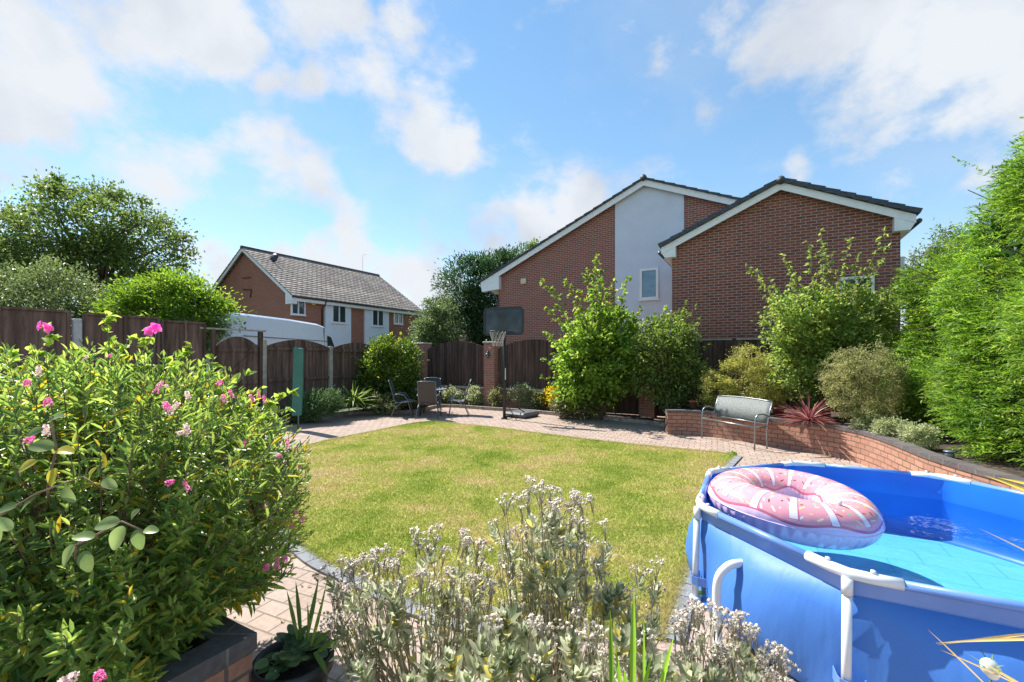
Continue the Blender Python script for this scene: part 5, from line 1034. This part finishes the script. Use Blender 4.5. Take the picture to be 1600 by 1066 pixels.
# doughnut float
def donut_mat():
    m = bpy.data.materials.new('pink_donut_vinyl'); nt, p, o = nodes_of(m); N = nt.nodes.new; L = nt.links.new; p.inputs['Roughness'].default_value = .18; p.inputs['Specular IOR Level'].default_value = .7
    uv = N('ShaderNodeUVMap'); sx = N('ShaderNodeSeparateXYZ'); L(uv.outputs[0], sx.inputs[0])
    def M(op, a, b=None, c=None):
        q = N('ShaderNodeMath'); q.operation = op
        for k, v in enumerate((a, b, c)):
            if v is None: continue
            if isinstance(v, (int, float)): q.inputs[k].default_value = v
            else: L(v, q.inputs[k])
        return q.outputs[0]
    U, V = sx.outputs[0], sx.outputs[1]                # U around ring 0..1, V around tube: .25 = top, 0 = outer, .5 = inner
    wav = M('MULTIPLY', M('SINE', M('MULTIPLY', U, 2*PI*7)), .018); dv = M('ABSOLUTE', M('SUBTRACT', V, .25)); icing = M('LESS_THAN', M('ADD', dv, wav), .215)
    edge = M('MULTIPLY', icing, M('GREATER_THAN', M('ADD', dv, wav), .195))
    st = M('FRACT', M('MULTIPLY', M('ADD', U, M('MULTIPLY', M('SINE', M('MULTIPLY', V, 9.)), .006)), 14)); stripe = M('MULTIPLY', M('LESS_THAN', M('ABSOLUTE', M('SUBTRACT', st, .5)), .10), M('LESS_THAN', dv, .185))
    sted = M('MULTIPLY', M('LESS_THAN', M('ABSOLUTE', M('SUBTRACT', st, .515)), .125), M('LESS_THAN', dv, .19))
    cb = N('ShaderNodeCombineXYZ'); L(M('MULTIPLY', U, 44.), cb.inputs[0]); L(M('MULTIPLY', V, 17.), cb.inputs[1])
    vo = N('ShaderNodeTexVoronoi'); vo.feature = 'F1'; vo.inputs['Scale'].default_value = 1.; vo.inputs['Randomness'].default_value = .75; L(cb.outputs[0], vo.inputs['Vector'])
    # elongate: offset vector rotated by cell colour
    dl = N('ShaderNodeVectorMath'); dl.operation = 'SUBTRACT'; L(cb.outputs[0], dl.inputs[0]); L(vo.outputs['Position'], dl.inputs[1])
    sc_ = N('ShaderNodeSeparateColor'); L(vo.outputs['Color'], sc_.inputs[0]); ro = N('ShaderNodeVectorRotate'); ro.rotation_type = 'Z_AXIS'; L(dl.outputs[0], ro.inputs['Vector']); L(M('MULTIPLY', sc_.outputs[0], 6.28), ro.inputs['Angle'])
    s2 = N('ShaderNodeSeparateXYZ'); L(ro.outputs[0], s2.inputs[0]); lx = M('MULTIPLY_ADD', sc_.outputs[1], .26, .12)
    spk = M('MULTIPLY', M('LESS_THAN', M('ABSOLUTE', s2.outputs[0]), lx), M('LESS_THAN', M('ABSOLUTE', s2.outputs[1]), .085)); spk = M('MULTIPLY', spk, M('MULTIPLY', icing, M('LESS_THAN', dv, .18)))
    cr = N('ShaderNodeValToRGB'); cr.color_ramp.interpolation = 'CONSTANT'; cols = [(.85, .82, .85), (.75, .7, .25), (.28, .6, .35), (.22, .08, .06), (.3, .5, .8), (.85, .8, .4), (.8, .75, .8)]
    cr.color_ramp.elements[0].color = (*cols[0], 1); cr.color_ramp.elements[1].position = 1/7; cr.color_ramp.elements[1].color = (*cols[1], 1)
    for k in range(2, 7): e = cr.color_ramp.elements.new(k/7); e.color = (*cols[k], 1)
    L(sc_.outputs[2], cr.inputs[0])
    def mixc(f, a, b):
        q = N('ShaderNodeMix'); q.data_type = 'RGBA'; L(f, q.inputs[0])
        for i, v in ((6, a), (7, b)):
            if isinstance(v, tuple): q.inputs[i].default_value = (*v, 1)
            else: L(v, q.inputs[i])
        return q.outputs[2]
    c = mixc(icing, (.84, .60, .74), (.84, .34, .38)); c = mixc(edge, c, (.62, .15, .22)); c = mixc(spk, c, cr.outputs[0]); c = mixc(sted, c, (.66, .17, .27)); c = mixc(stripe, c, (.86, .80, .86)); L(c, p.inputs['Base Color'])
    # puckers along the seams
    pk = M('MULTIPLY', M('SINE', M('MULTIPLY', U, 2*PI*46)), M('POWER', M('ABSOLUTE', M('SUBTRACT', dv, .0)), 2.5)); bp = N('ShaderNodeBump'); bp.inputs['Strength'].default_value = .5; bp.inputs['Distance'].default_value = .02; L(pk, bp.inputs['Height']); L(bp.outputs[0], p.inputs['Normal'])
    return m
def donut():
    cpos = Vector((2.11, 3.40, wz+.14)); t = thing('pool_float', 'inflatable pink doughnut ring with white icing stripes floating in the pool', 'pool float', cpos, .15)
    nu, nv = 112, 32; R1, r1 = .375, .165; vs = []; uvs = []; fs = []
    for i in range(nu):
        a = 2*PI*i/nu; sx, sy = 1.08, .95
        for j in range(nv):
            p = 2*PI*j/nv; rr = r1*(1+.012*math.sin(a*46)*abs(math.cos(p))**6); vs.append(((R1+rr*math.cos(p))*math.cos(a)*sx, (R1+rr*math.cos(p))*math.sin(a)*sy, rr*.9*math.sin(p)+.012*math.sin(2*a)))
    for i in range(nu):
        for j in range(nv):
            fs.append((i*nv+j, ((i+1) % nu)*nv+j, ((i+1) % nu)*nv+(j+1) % nv, i*nv+(j+1) % nv)); uvs += [(i/nu, j/nv), ((i+1)/nu, j/nv), ((i+1)/nu, (j+1)/nv), (i/nu, (j+1)/nv)]
    b = MB(); b.add(vs, fs, True); o = b.build('ring', donut_mat(), t, uvs); 
    b = MB(); b.tube([(1.08*(R1+r1+.001)*math.cos(a), .95*(R1+r1+.001)*math.sin(a), -.0+.012*math.sin(2*a)) for a in np.linspace(0, 2*PI, 112, False)], .004, 5, closed=True); b.build('seam', mat('seam_lilac', (.8, .62, .76), .3), t)
    b = MB(); b.tube([(R1*.3, -.02-R1*.85, .15), (R1*.3, -.02-R1*.85, .175)], [.016, .012], 10); b.build('valve', M_pw, t)
    t.rotation_euler = (math.radians(5), math.radians(4), .0)
donut()

# ------------------------------------------------------------------ foreground plants
# brick planter in the bottom left corner
pc = Vector((-1.17, 2.02, 0)); t = thing('brick_planter', 'brick planter with dark coping at the bottom left corner', 'planter', pc)
b = MB(); PZ = .50
b.prism([(0, 0), (0, PZ-.075), (-1.8, PZ-.075), (-1.8, 0)], Vector((0, 0, 0)), D1, EZL, -GX, .1); b.prism([(-.1, 0), (-.1, PZ-.075), (-3., PZ-.075), (-3., 0)], Vector((0, 0, 0)), GX, EZL, -GY, .1); b.build('brick_face', M_wallbrick, t)
b = MB(); b.prism([(.012, PZ-.073), (.012, PZ), (-1.8, PZ), (-1.8, PZ-.073)], GX*.015, D1, EZL, -GX, .13); b.prism([(-.116, PZ-.073), (-.116, PZ), (-3., PZ), (-3., PZ-.073)], GY*.012, GX, EZL, -GY, .13); b.build('coping', M_coping, t)
b = MB(); b.prism([(-.1, -.1), (-.1, -1.8), (-3., -1.8), (-3., -.1)], Vector((0, 0, PZ-.1)), GX, GY, EZL, .005); b.build('planter_soil', M_soil, t)

M_hebe = leaf_mat('hebe_leaf', (.05, .12, .025), (.31, .41, .09), (.5, .40, .04), .38, .32, .6, f3=.09, patch=2.5)
M_mallow = leaf_mat('mallow_leaf', (.13, .21, .03), (.34, .44, .09), (.5, .5, .1), .42, .5, patch=3.)
M_pink = leaf_mat('pink_flower', (.62, .10, .30), (.85, .36, .56), None, .4, .6, patch=20)
M_fade = leaf_mat('faded_flower', (.50, .36, .34), (.75, .62, .58), None, .4, .8, patch=20)
def hebe():
    base = Vector((-2.05, 2.15, PZ-.1)); t = thing('hebe_shrub', 'large flowering shrub with narrow leaves and pink spikes filling the left foreground', 'shrub', base)
    ns = 1250; tips = []
    while len(tips) < ns:
        d = nrm(RNG.normal(size=3)); 
        if d[2] < -.97: continue
        r = (.60+.42*RNG.random()**.5); c = np.array([-.05, .15, .68]); R3 = np.array([1.2, .95, .76])*1.0; tips.append(c+d*r*R3)
    q_ = 330; tips = np.concatenate([np.array(tips), np.stack([RNG.uniform(-2.6, -1.2, q_), RNG.uniform(1.25, 1.9, q_), RNG.uniform(.5, 1.0, q_)], 1)-np.array(base)]); W_ = tips+np.array(base)
    px = 800+FOC*W_[:, 0]/W_[:, 1]; py = HORIZ+FOC*(EYE-W_[:, 2])/W_[:, 1]
    ymin = np.interp(px, [-200, 0, 200, 330, 420, 480, 520], [505, 515, 530, 560, 610, 660, 730]); xmax = np.interp(py, [500, 600, 700, 800, 900, 960, 1066], [330, 420, 488, 495, 470, 400, 330])
    keep = (W_[:, 1] > .95) & (tips[:, 2] > .06) & ~((py > 930) & (px > 235+(1066-py)*1.7))  & (py > ymin) & (px < xmax); tips = tips[keep]; k = len(tips)
    dirs = nrm((tips-np.array([0, .1, .1]))*np.array([1, 1, 1.])+np.array([0, 0, .45])); b = MB()
    for q in range(k):
        s = np.array([RNG.normal()*.12, .05+RNG.normal()*.1, 0]); e = tips[q]; mid = s*.45+e*.55+np.array([0, 0, -.05]); 
        if q % 2 == 0: b.tube([s, (s+mid)/2+RNG.normal(size=3)*.03, mid, e-dirs[q]*.12, e], [.006, .005, .0035, .0025, .0015], 5, False)
        else: b.tube([e-dirs[q]*.4, e-dirs[q]*.2+RNG.normal(size=3)*.01, e], [.003, .0025, .0015], 4, False)
    b.build('stem', M_twig, t)
    lv = Leaves(); per = 30
    for j in range(per):
        f = j/per; ang = j*PI/2*1.03+RNG.random(k)*.4; A0 = nrm(np.cross(dirs, np.array([.3, .2, 1.]))); B0 = np.cross(dirs, A0); rad = A0*np.cos(ang)[:, None]+B0*np.sin(ang)[:, None]
        P = tips-dirs*(.02+.34*f**1.1)[..., None] if False else tips-dirs*(.02+.34*f**1.1)+RNG.normal(size=(k, 3))*.012
        D = dirs*(1.0-.75*f)+rad*(.45+.75*f)+np.array([0, 0, -.12*f]); Ll = (.038+.034*min(1, f*2.2))*(.75+.5*RNG.random(k))
        lv.add(P, D, Ll, Ll*.24, 'oval', fold=.25, curl=.12, N=dirs+RNG.normal(size=(k, 3))*.25, tint=np.clip(RNG.random(k)*.95+(.10 if f > .75 else 0), 0, 1))
    lv.build('foliage', M_hebe, t)
    # flower spikes: two mesh kinds copied
    def spike(m, L=.07, r=.012, nn=110):
        lv = Leaves(); a = RNG.random(nn)*2*PI; z = RNG.random(nn)**.9*L; rr = r*(1-.6*z/L); P = np.stack([np.cos(a)*rr, np.sin(a)*rr, z], 1); D = np.stack([np.cos(a), np.sin(a), .5+0*a], 1); lv.add(P, D, .007, .006, 'diamond')
        return lv
    kinds = []
    for kk, (m, L, r) in enumerate(((M_pink, .055, .0065), (M_pink, .045, .007), (M_fade, .055, .007), (M_pink, .026, .008))): kinds.append((spike(m, L, r), m))
    fl = [(242, 612, 0, 1.9), (352, 625, 1, 2.0), (295, 620, 2, 1.8), (262, 635, 1, 1.7), (365, 620, 0, 2.1), (405, 618, 0, 2.4), (415, 628, 0, 2.45), (42, 686, 3, 1.3), (75, 630, 3, 1.5), (42, 600, 3, 1.6), (260, 752, 3, 1.7), (297, 765, 0, 1.7), (415, 885, 3, 2.0), (432, 888, 0, 2.0),
          (445, 873, 3, 2.0), (415, 790, 3, 2.1), (450, 698, 0, 2.45), (436, 708, 3, 2.45), (468, 728, 3, 2.5), (443, 730, 3, 2.5), (460, 800, 3, 2.3), (470, 812, 0, 2.3), (455, 822, 3, 2.3), (72, 678, 2, 1.4), (60, 585, 2, 1.9), (120, 560, 2, 2.2), (170, 555, 3, 2.2), (245, 600, 2, 2.0), (340, 598, 3, 2.2),
          (262, 645, 2, 1.7), (275, 675, 2, 1.7), (295, 677, 2, 1.7), (118, 1053, 2, 1.1), (158, 1062, 3, 1.1), (385, 785, 3, 2.0), (395, 625, 1, 2.2), (435, 770, 2, 2.3), (380, 690, 3, 2.1)]
    first = {}
    for (px_, py_, kd, Y) in fl:
        if kd not in first: o = kinds[kd][0].build('flower_spike', kinds[kd][1], t); first[kd] = o
        else: o = first[kd].copy(); link(o, t)
        o.location = at(px_, py_+4, Y)-base; o.rotation_euler = (RNG.normal()*.4, .3+RNG.normal()*.5, 0); s_ = .75+.3*RNG.random(); o.scale = (s_,)*3
hebe()
def mallow():
    base = Vector((-2.3, 2.5, PZ-.1)); t = thing('mallow_plant', 'tall leafy stems with pink funnel flowers rising behind the narrow leaved shrub', 'plant', base)
    tips = [(72, 515), (165, 492), (240, 515), (45, 540), (120, 545), (215, 560), (300, 545), (335, 560), (260, 570), (90, 570), (350, 575), (20, 560), (380, 590), (180, 575), (310, 575), (455, 615), (445, 640), (200, 530), (140, 560), (410, 605), (280, 560), (330, 590), (60, 560), (5, 545), (230, 590), (150, 590), (100, 600)]
    shoots(t, (0, 0, .3), px_targets(base, tips, 2.55, .15), .005, .045, .034, M_mallow, M_gstem, 100, .14, .35, 'broad', arch=.1)
    M_mf = leaf_mat('mallow_petal', (.62, .10, .36), (.8, .25, .5), None, .4, patch=20.)
    for (px_, py_) in ((66, 510), (80, 514), (245, 512), (236, 518), (78, 508)):
        lv = Leaves(); a = np.arange(5)*2*PI/5; D = np.stack([np.cos(a), -.5+0*a, np.sin(a)*.8], 1); lv.add(np.zeros((5, 3)), D, .035, .034, 'broad', N=np.tile([[0, -1., .3]], (5, 1))+RNG.normal(size=(5, 3))*.3); o = lv.build('flower', M_mf, t); o.location = at(px_, py_, 2.35)-base; o.rotation_euler = (RNG.normal()*.3, RNG.normal()*.4, RNG.normal()*.4)
    # stems carrying them
    b = MB()
    for (px_, py_) in ((66, 510), (245, 512)): e = at(px_, py_, 2.36)-base; b.tube([(e.x*.6-.0, .0, .4), tuple(Vector((e.x-.03, e.y, e.z-.25))), tuple(e)], [.005, .003, .002], 5)
    b.build('flower_stem', M_gstem, t)
mallow()
def big_leaf_branch():
    base = Vector((-1.35, 1.15, PZ-.1)); lf_scale = .95; t = thing('sapling_branch', 'low branch with broad pale green leaves, some yellow edged, nearest at left', 'branch', base)
    M_b = leaf_mat('broad_pale_leaf', (.11, .17, .05), (.28, .36, .14), (.5, .45, .06), .4, .3, .5, f3=.14, patch=6.)
    stems = [[(75, 760, 1.2), (88, 700, 1.2), (78, 650, 1.2)], [(-40, 830, 1.15), (60, 770, 1.15), (130, 745, 1.2), (170, 770, 1.2)], [(118, 853, 1.15), (190, 815, 1.2), (225, 830, 1.2)]]
    b = MB(); 
    for s in stems: b.tube([tuple(at(*q)-base) for q in s], [.0035, .003, .002, .0015][:len(s)], 6)
    for q in range(3): e_ = at(*stems[q][0])-base; v_ = at(*stems[q][0])-Vector((0, 0, EYE)); b.tube([tuple(e_+v_*.6+Vector((0, 0, -.12))), tuple(e_+v_*.25+Vector((0, 0, -.03))), tuple(e_)], [.004, .0035, .0035], 6)
    b.build('stem', M_twig, t)
    lf = [(88, 700, 1.2, -1, .2, .075), (85, 705, 1.2, 1, .1, .07), (78, 660, 1.2, .7, .4, .06), (70, 670, 1.2, -.8, -.3, .05), (90, 730, 1.2, -.3, -1, .06), (60, 775, 1.15, -.6, -.5, .06), (100, 760, 1.17, .6, -.6, .06), (30, 790, 1.15, -1, -.2, .06), (190, 815, 1.2, -1, -.1, .075), (195, 820, 1.2, -.4, -1, .08), (215, 825, 1.2, .3, -1, .065), (225, 828, 1.2, 1, .1, .05),
          (150, 840, 1.16, -.9, .2, .06), (120, 850, 1.15, -.6, -1, .075), (160, 750, 1.2, .9, -.3, .055), (140, 750, 1.2, .4, .7, .05), (60, 720, 1.2, -.8, -.4, .06), (130, 860, 1.15, .5, -.9, .065), (20, 830, 1.1, -.6, .6, .07), (-10, 815, 1.1, .4, -.9, .06), (205, 812, 1.2, .6, .8, .045)]
    lv = Leaves(); P = np.array([tuple(at(q[0], q[1], q[2])-base) for q in lf]); D = np.array([(q[3], -.25, q[4]) for q in lf], float); L_ = np.array([q[5] for q in lf])*lf_scale; lv.add(P, D, L_, L_*.58, 'broad', fold=.16, curl=.2, N=np.tile([[0, -.75, .75]], (len(lf), 1))+RNG.normal(size=(len(lf), 3))*.25)
    o = lv.build('foliage', M_b, t, True); md = o.modifiers.new('s', 'SUBSURF'); md.levels = 2; md.render_levels = 2
big_leaf_branch()

# silver leaved shrubs with dry seed heads
M_silver = leaf_mat('silver_leaf', (.15, .18, .095), (.50, .51, .37), (.6, .52, .14), .40, .8, .2, f3=.05, patch=5.)
M_head = leaf_mat('dry_seed_head', (.22, .15, .10), (.80, .74, .67), None, .45, .95, .1, patch=30)
M_dstem = mat('dry_stem', (.34, .29, .18), .9, noise=.35, nscale=30)
def cluster_mesh(seed):
    rg = np.random.default_rng(seed); b = MB(); nh_ = rg.integers(8, 14)
    lv = Leaves(); heads = []
    for k in range(nh_):
        a = rg.random()*2*PI; r = .035*rg.random()**.6; h = .09+.03*rg.random()-.3*r; p = np.array([math.cos(a)*r, math.sin(a)*r, h]); heads.append(p); b.tube([(0, 0, 0), p*np.array([.35, .35, .55]), p], [.0011, .0008, .0006], 3, False)
    H_ = np.array(heads); m_ = 16
    P = np.repeat(H_, m_, 0); D = nrm(rg.normal(size=(len(P), 3))+np.array([0, 0, .5])); lv.add(P-D*.001, D, .0098, .0072, 'diamond')
    return b, lv
def silver(label, base, tips_px, Y, jy, nl_rosette, hs=1., leafy=.5, cl=1.):
    base = Vector(base); t = thing('silver_shrub', label, 'shrub', base, 0, 'silver leaved shrubs with dry seed heads'); b = MB(); lv = Leaves(); kinds = []
    tips = [np.array(tuple(at(x, y, Y+RNG.uniform(-jy, jy))-base)) for x, y in tips_px]; first = []
    for q, e in enumerate(tips):
        s = np.array([e[0]*.2+RNG.normal()*.04, e[1]*.2+RNG.normal()*.04, 0]); d = nrm(e-s); mid = (s+e)/2+np.array([e[0]*.12, 0, -.02]); top = e-d*.085
        b.tube([s, (s+mid)/2+RNG.normal(size=3)*.03, mid+RNG.normal(size=3)*.015, (mid+top)/2+RNG.normal(size=3)*.02, top], [.006, .0045, .0032, .0022, .0014], 5, False)
        leafy_tip = RNG.random() < leafy
        # leaves along the stem
        k = 10; f = .45+.5*RNG.random(k); P = np.array(mid)[None]+(top-mid)[None]*((f-.5)*2)[:, None]; D = nrm(RNG.normal(size=(k, 3))*.6+d*.9); Ls = .042*(.6+.7*RNG.random(k)); lv.add(P, D, Ls, Ls*.40, 'broad', fold=.2, curl=.15, N=d[None]+RNG.normal(size=(k, 3))*.3)
        if leafy_tip:
            k = 13; a = np.arange(k)*2.4; A0 = nrm(np.cross(d, [.2, .1, 1.])); B0 = np.cross(d, A0); rad = A0[None]*np.cos(a)[:, None]+B0[None]*np.sin(a)[:, None]; fo = np.linspace(0, 1, k)[:, None]; o_ = top-d*.10*1; D = d*(1.2-.7*fo)+rad*(.3+.6*fo); Ls = (.05+.02*RNG.random(k))*(.65+.5*fo[:, 0]); side = RNG.normal(size=3)*.03
            lv.add(o_[None]+side+d[None]*(.07*(1-fo)), D, Ls, Ls*.42, 'broad', fold=.22, curl=-.1, N=d[None]+RNG.normal(size=(k, 3))*.15)
        if RNG.random() < cl:
            kd = len(first) if len(first) < 4 else RNG.integers(0, 4)
            if kd >= len(first):
                cb, cl_ = cluster_mesh(100+kd+len(tips)); o1 = cl_.build('seed_head', M_head, t); st = cb.build('seed_stalk', M_dstem, o1); first.append((o1, st)); o = o1
            else:
                o = first[kd][0].copy(); link(o, t); s2 = first[kd][1].copy(); link(s2, o)
            o.location = top; o.rotation_euler = (RNG.normal()*.2-d[1]*.5, RNG.normal()*.2+d[0]*.5, RNG.random()*6); o.scale = (hs*(.8+.4*RNG.random()),)*3
    if nl_rosette:
        for (x, y, Yq) in nl_rosette:
            e = np.array(tuple(at(x, y, Yq)-base)); d = nrm(np.array([e[0]*.25, -.25, 1.])+RNG.normal(size=3)*.15)
            b.tube([np.array([e[0]*.4, e[1]*.4, 0]), (e*np.array([.8, .8, .5])), e-d*.1], [.006, .005, .003], 5, False)
            for w_ in range(2):
                k = 16; a = np.arange(k)*2.4+w_; A0 = nrm(np.cross(d, [.2, .1, 1.])); B0 = np.cross(d, A0); rad = A0[None]*np.cos(a)[:, None]+B0[None]*np.sin(a)[:, None]; fo = np.linspace(0, 1, k)[:, None]; D = d*(1.3-.75*fo)+rad*(.25+.6*fo); Ls = (.068+.024*RNG.random(k))*(.6+.55*fo[:, 0])
                lv.add((e-d*(.02+.07*w_))[None]-d[None]*.06*fo, D, Ls, Ls*.40, 'broad', fold=.24, curl=-.08, N=d[None]+RNG.normal(size=(k, 3))*.15)
    lv.build('foliage', M_silver, t, True); b.build('stem', M_dstem, t)
def scat(n, x0, x1, top, bot=1000):
    xs = RNG.uniform(x0, x1, n); ty = np.interp(xs, [p[0] for p in top], [p[1] for p in top]); return [(x, t_+(bot-t_)*RNG.random()**1.5) for x, t_ in zip(xs, ty)]
silver('wide silver leaved shrub with masses of dry seed heads left of the tall one', (-.40, 2.15, 0), scat(120, 498, 785, [(498, 885), (560, 875), (620, 850), (680, 832), (730, 835), (785, 880)], 985), 2.15, .22, [(585, 985, 1.9), (620, 945, 2.0), (700, 925, 2.1), (745, 940, 2.1), (665, 1030, 1.75), (560, 1040, 1.75), (640, 1062, 1.7)], .95, .15)
silver('tallest silver shrub with upright dry seed heads in the centre foreground', (.18, 2.1, 0), scat(100, 772, 955, [(772, 775), (800, 770), (835, 745), (870, 755), (900, 770), (930, 770), (955, 815)], 960), 2.1, .22, [(862, 805, 2.05), (850, 870, 1.9), (885, 885, 1.9), (950, 925, 1.95), (970, 915, 2.0), (830, 890, 1.95), (880, 825, 2.1)], .9, .15)
silver('leafy silver shrub with big pale rosettes at the bottom centre', (.05, 1.55, 0), scat(26, 700, 1050, [(700, 990), (900, 965), (1050, 1000)], 1066), 1.6, .12, [(755, 1000, 1.55), (790, 960, 1.6), (820, 985, 1.6), (770, 1040, 1.45), (835, 1050, 1.5), (800, 1020, 1.5), (890, 1000, 1.6), (970, 990, 1.6), (960, 1050, 1.5), (1010, 1030, 1.55), (730, 1060, 1.45), (1040, 1040, 1.6), (700, 1020, 1.6), (905, 1050, 1.5), (850, 1010, 1.55), (780, 985, 1.6)], .95, .5)
silver('small silver shrub with seed heads between the path and the pool', (.85, 1.85, 0), scat(62, 1050, 1255, [(1050, 965), (1100, 950), (1150, 965), (1200, 1000), (1255, 1045)], 1066), 1.85, .15, [(1080, 1045, 1.7), (1120, 1050, 1.7), (1170, 1058, 1.7), (1050, 1060, 1.65)], .95, .1)
silver('sparse silver shrub with a few heads at the paving edge right of the tall shrub', (.5, 2.0, 0), scat(16, 960, 1040, [(960, 890), (1040, 880)], 1000), 2.05, .1, [(985, 960, 1.95), (1010, 985, 1.9)], .9, .3)

# iris blades and potted plant
def blades(name, label, cat, base, specs, c1, c2, c3=None, parts='leaf_blades'):
    base = Vector(base); t = thing(name, label, cat, base); P = []; D = []; L_ = []; W_ = []; dr = []
    for (xb, yb, xt, yt, Y, w) in specs:
        a = at(xb, yb, Y); e = at(xt, yt, Y-.05); d = e-a; P.append(tuple(a-base)); D.append(tuple(d)); L_.append(d.length); W_.append(w); dr.append(.03)
    D = np.array(D); side = nrm(np.cross(nrm(D), np.array([0, 1., 0])+RNG.normal(size=(len(D), 3))*.25))
    V, F, T = ribbons(np.array(P), D, np.array(L_), np.array(W_), np.array(dr), side=side); np_mesh(parts, V, F, leaf_mat(name+'_blade_'+str(len(MATS)), c1, c2, c3, .4, .4), t, T); return t
blades('iris_plant', 'bright green sword leaves in front of the silver shrubs at bottom centre', 'plant', (.25, 1.35, .2),
       [(955, 1110, 953, 948, 1.4, .017), (988, 1110, 990, 915, 1.4, .02), (1008, 1110, 1006, 960, 1.45, .010), (1025, 1110, 1053, 990, 1.4, .017), (975, 1110, 962, 1010, 1.4, .014), (1000, 1110, 1018, 1020, 1.38, .013), (985, 1110, 975, 1045, 1.35, .02)], (.09, .2, .02), (.2, .36, .04))
pp = Vector((-1.03, 2.12, 0)); t = pot('black plastic pot holding leafy plants beside the brick planter', pp, .165, .33, M_black)
b = MB(); b.lathe([(0, .27), (.13, .27)], (0, 0, 0), 20); b.build('potting_soil', M_soil, t)
t = thing('heuchera_plant', 'round dark green scalloped leaves growing in the black pot', 'plant', pp+Vector((0, 0, .27))); lv = Leaves(); k = 60; a = RNG.random(k)*2*PI; el = RNG.random(k)*1.2; D = np.stack([np.cos(a)*np.cos(el), np.sin(a)*np.cos(el), np.sin(el)*.4], 1); P = D*np.array([.12, .12, .22])*RNG.random((k, 1))+np.array([0, 0, .05]); lv.add(P, D, .065, .07, 'broad', fold=.1, N=np.tile([[0, 0, 1.]], (k, 1))+D*.5+RNG.normal(size=(k, 3))*.2); o = lv.build('foliage', leaf_mat('heuchera_leaf', (.05, .10, .04), (.17, .25, .10), None, .25, patch=12), t, True); md = o.modifiers.new('s', 'SUBSURF'); md.levels = 2; md.render_levels = 2
b = MB(); [b.tube([(0, 0, 0), tuple(P[i])], .002, 4, False) for i in range(0, k, 2)]; b.build('stem', M_gstem, t)
blades('gladiolus_plant', 'upright narrow leaves standing behind the round leaves in the pot', 'plant', pp+Vector((.05, 0, .27)),
       [(465, 1000, 448, 920, 2.1, .018), (470, 1000, 462, 905, 2.12, .02), (478, 1005, 498, 900, 2.1, .02), (485, 1010, 505, 930, 2.1, .02), (480, 1000, 480, 940, 2.1, .025), (490, 1010, 520, 980, 2.1, .022), (495, 1020, 530, 995, 2.05, .025), (488, 1010, 512, 900, 2.15, .012), (490, 1020, 512, 1055, 2.0, .03)], (.06, .12, .03), (.18, .26, .06), (.4, .4, .2))
# dry reed blades at the right edge
blades('dry_reed', 'yellow dry leaf blades crossing the pool side at the bottom right edge', 'plant', (1.6, 1.2, .3),
       [(1660, 1000, 1462, 998, 1.15, .010), (1690, 985, 1465, 1000, 1.18, .007), (1640, 1100, 1535, 1030, 1.15, .008), (1600, 1075, 1470, 1010, 1.1, .004), (1560, 1090, 1450, 978, 1.2, .004)], (.45, .32, .10), (.65, .52, .25))
blades('dry_reed', 'two yellow leaf blades over the pool rim at the right edge', 'plant', (2.2, 1.6, .6),
       [(1680, 795, 1540, 738, 1.9, .018), (1680, 775, 1560, 742, 1.9, .014), (1680, 900, 1530, 820, 1.9, .006)], (.35, .30, .05), (.6, .45, .08))
t = thing('lily_bud', 'white flower bud with thin green leaves at the bottom right corner', 'flower', at(1548, 1046, 1.2))
b = MB(); b.lathe([(0, -.035), (.012, -.025), (.021, 0), (.018, .02), (.008, .032), (0, .036)], (0, 0, 0), 12); o = b.build('bud', mat('white_petal', (.75, .78, .74), .5), t); o.rotation_euler = (.2, -.5, 0)
V, F, T = ribbons(np.zeros((7, 3)), RNG.normal(size=(7, 3))*.5+np.array([-.5, 0, .5]), np.full(7, .06), np.full(7, .006), np.full(7, .1)); np_mesh('leaf_blades', V, F, leaf_mat('bud_leaf', (.08, .16, .05), (.2, .3, .1)), t, T)
b = MB(); b.tube([(0, 0, -.03), (.04, .02, -.25)], .003, 5); b.build('stem', M_gstem, t)
# small weeds along the paving edge
for k, (px_, py_, lab) in enumerate(((1101, 940, 'small weed at the foot of the nearest left pool leg'), (1078, 858, 'small weed at the lawn edge beside the pool'), (1143, 712, 'weed tuft at the far corner of the lawn edging'))):
    c = gp(px_, py_); bush('weed_tuft', lab, c, [(0, 0, .03, .05, .05, .04)], 8, .03, 22, .03, .014, M_young, 'oval', 'plant', 'weeds in the paving joints', .002)

# fallen leaves and crumbs of soil on the paving
def litter():
    lv = Leaves(); P = []
    for (cx, cy, sx, sy, k) in ((2.2, 11.0, 1.6, .7, 260), (3.6, 9.6, .8, .8, 90), (-1.0, 3.0, .7, .6, 60), (-2.5, 9.5, 2.0, 1.2, 60), (1.2, 2.6, .35, .8, 50), (0, 11.5, 3, 1, 90)):
        P.append(np.stack([cx+RNG.normal(size=k)*sx, cy+RNG.normal(size=k)*sy, np.full(k, .008)], 1))
    P = np.concatenate(P); n = len(P); keep = ~inside(P, lawn_poly) & ~inside(P, soil_poly); P = P[keep]; n = len(P)
    lv.add(P, RNG.normal(size=(n, 3))*np.array([1, 1, .15]), .02+.035*RNG.random(n), .012+.018*RNG.random(n), 'oval', N=np.tile([[0, 0, 1.]], (n, 1))+RNG.normal(size=(n, 3))*.2)
    tag(lv.build('fallen_leaves', leaf_mat('dry_litter', (.16, .10, .04), (.42, .32, .14), (.3, .36, .1), .2)), kind='stuff', label='dry fallen leaves scattered over the paving', cat='leaf litter')
litter()
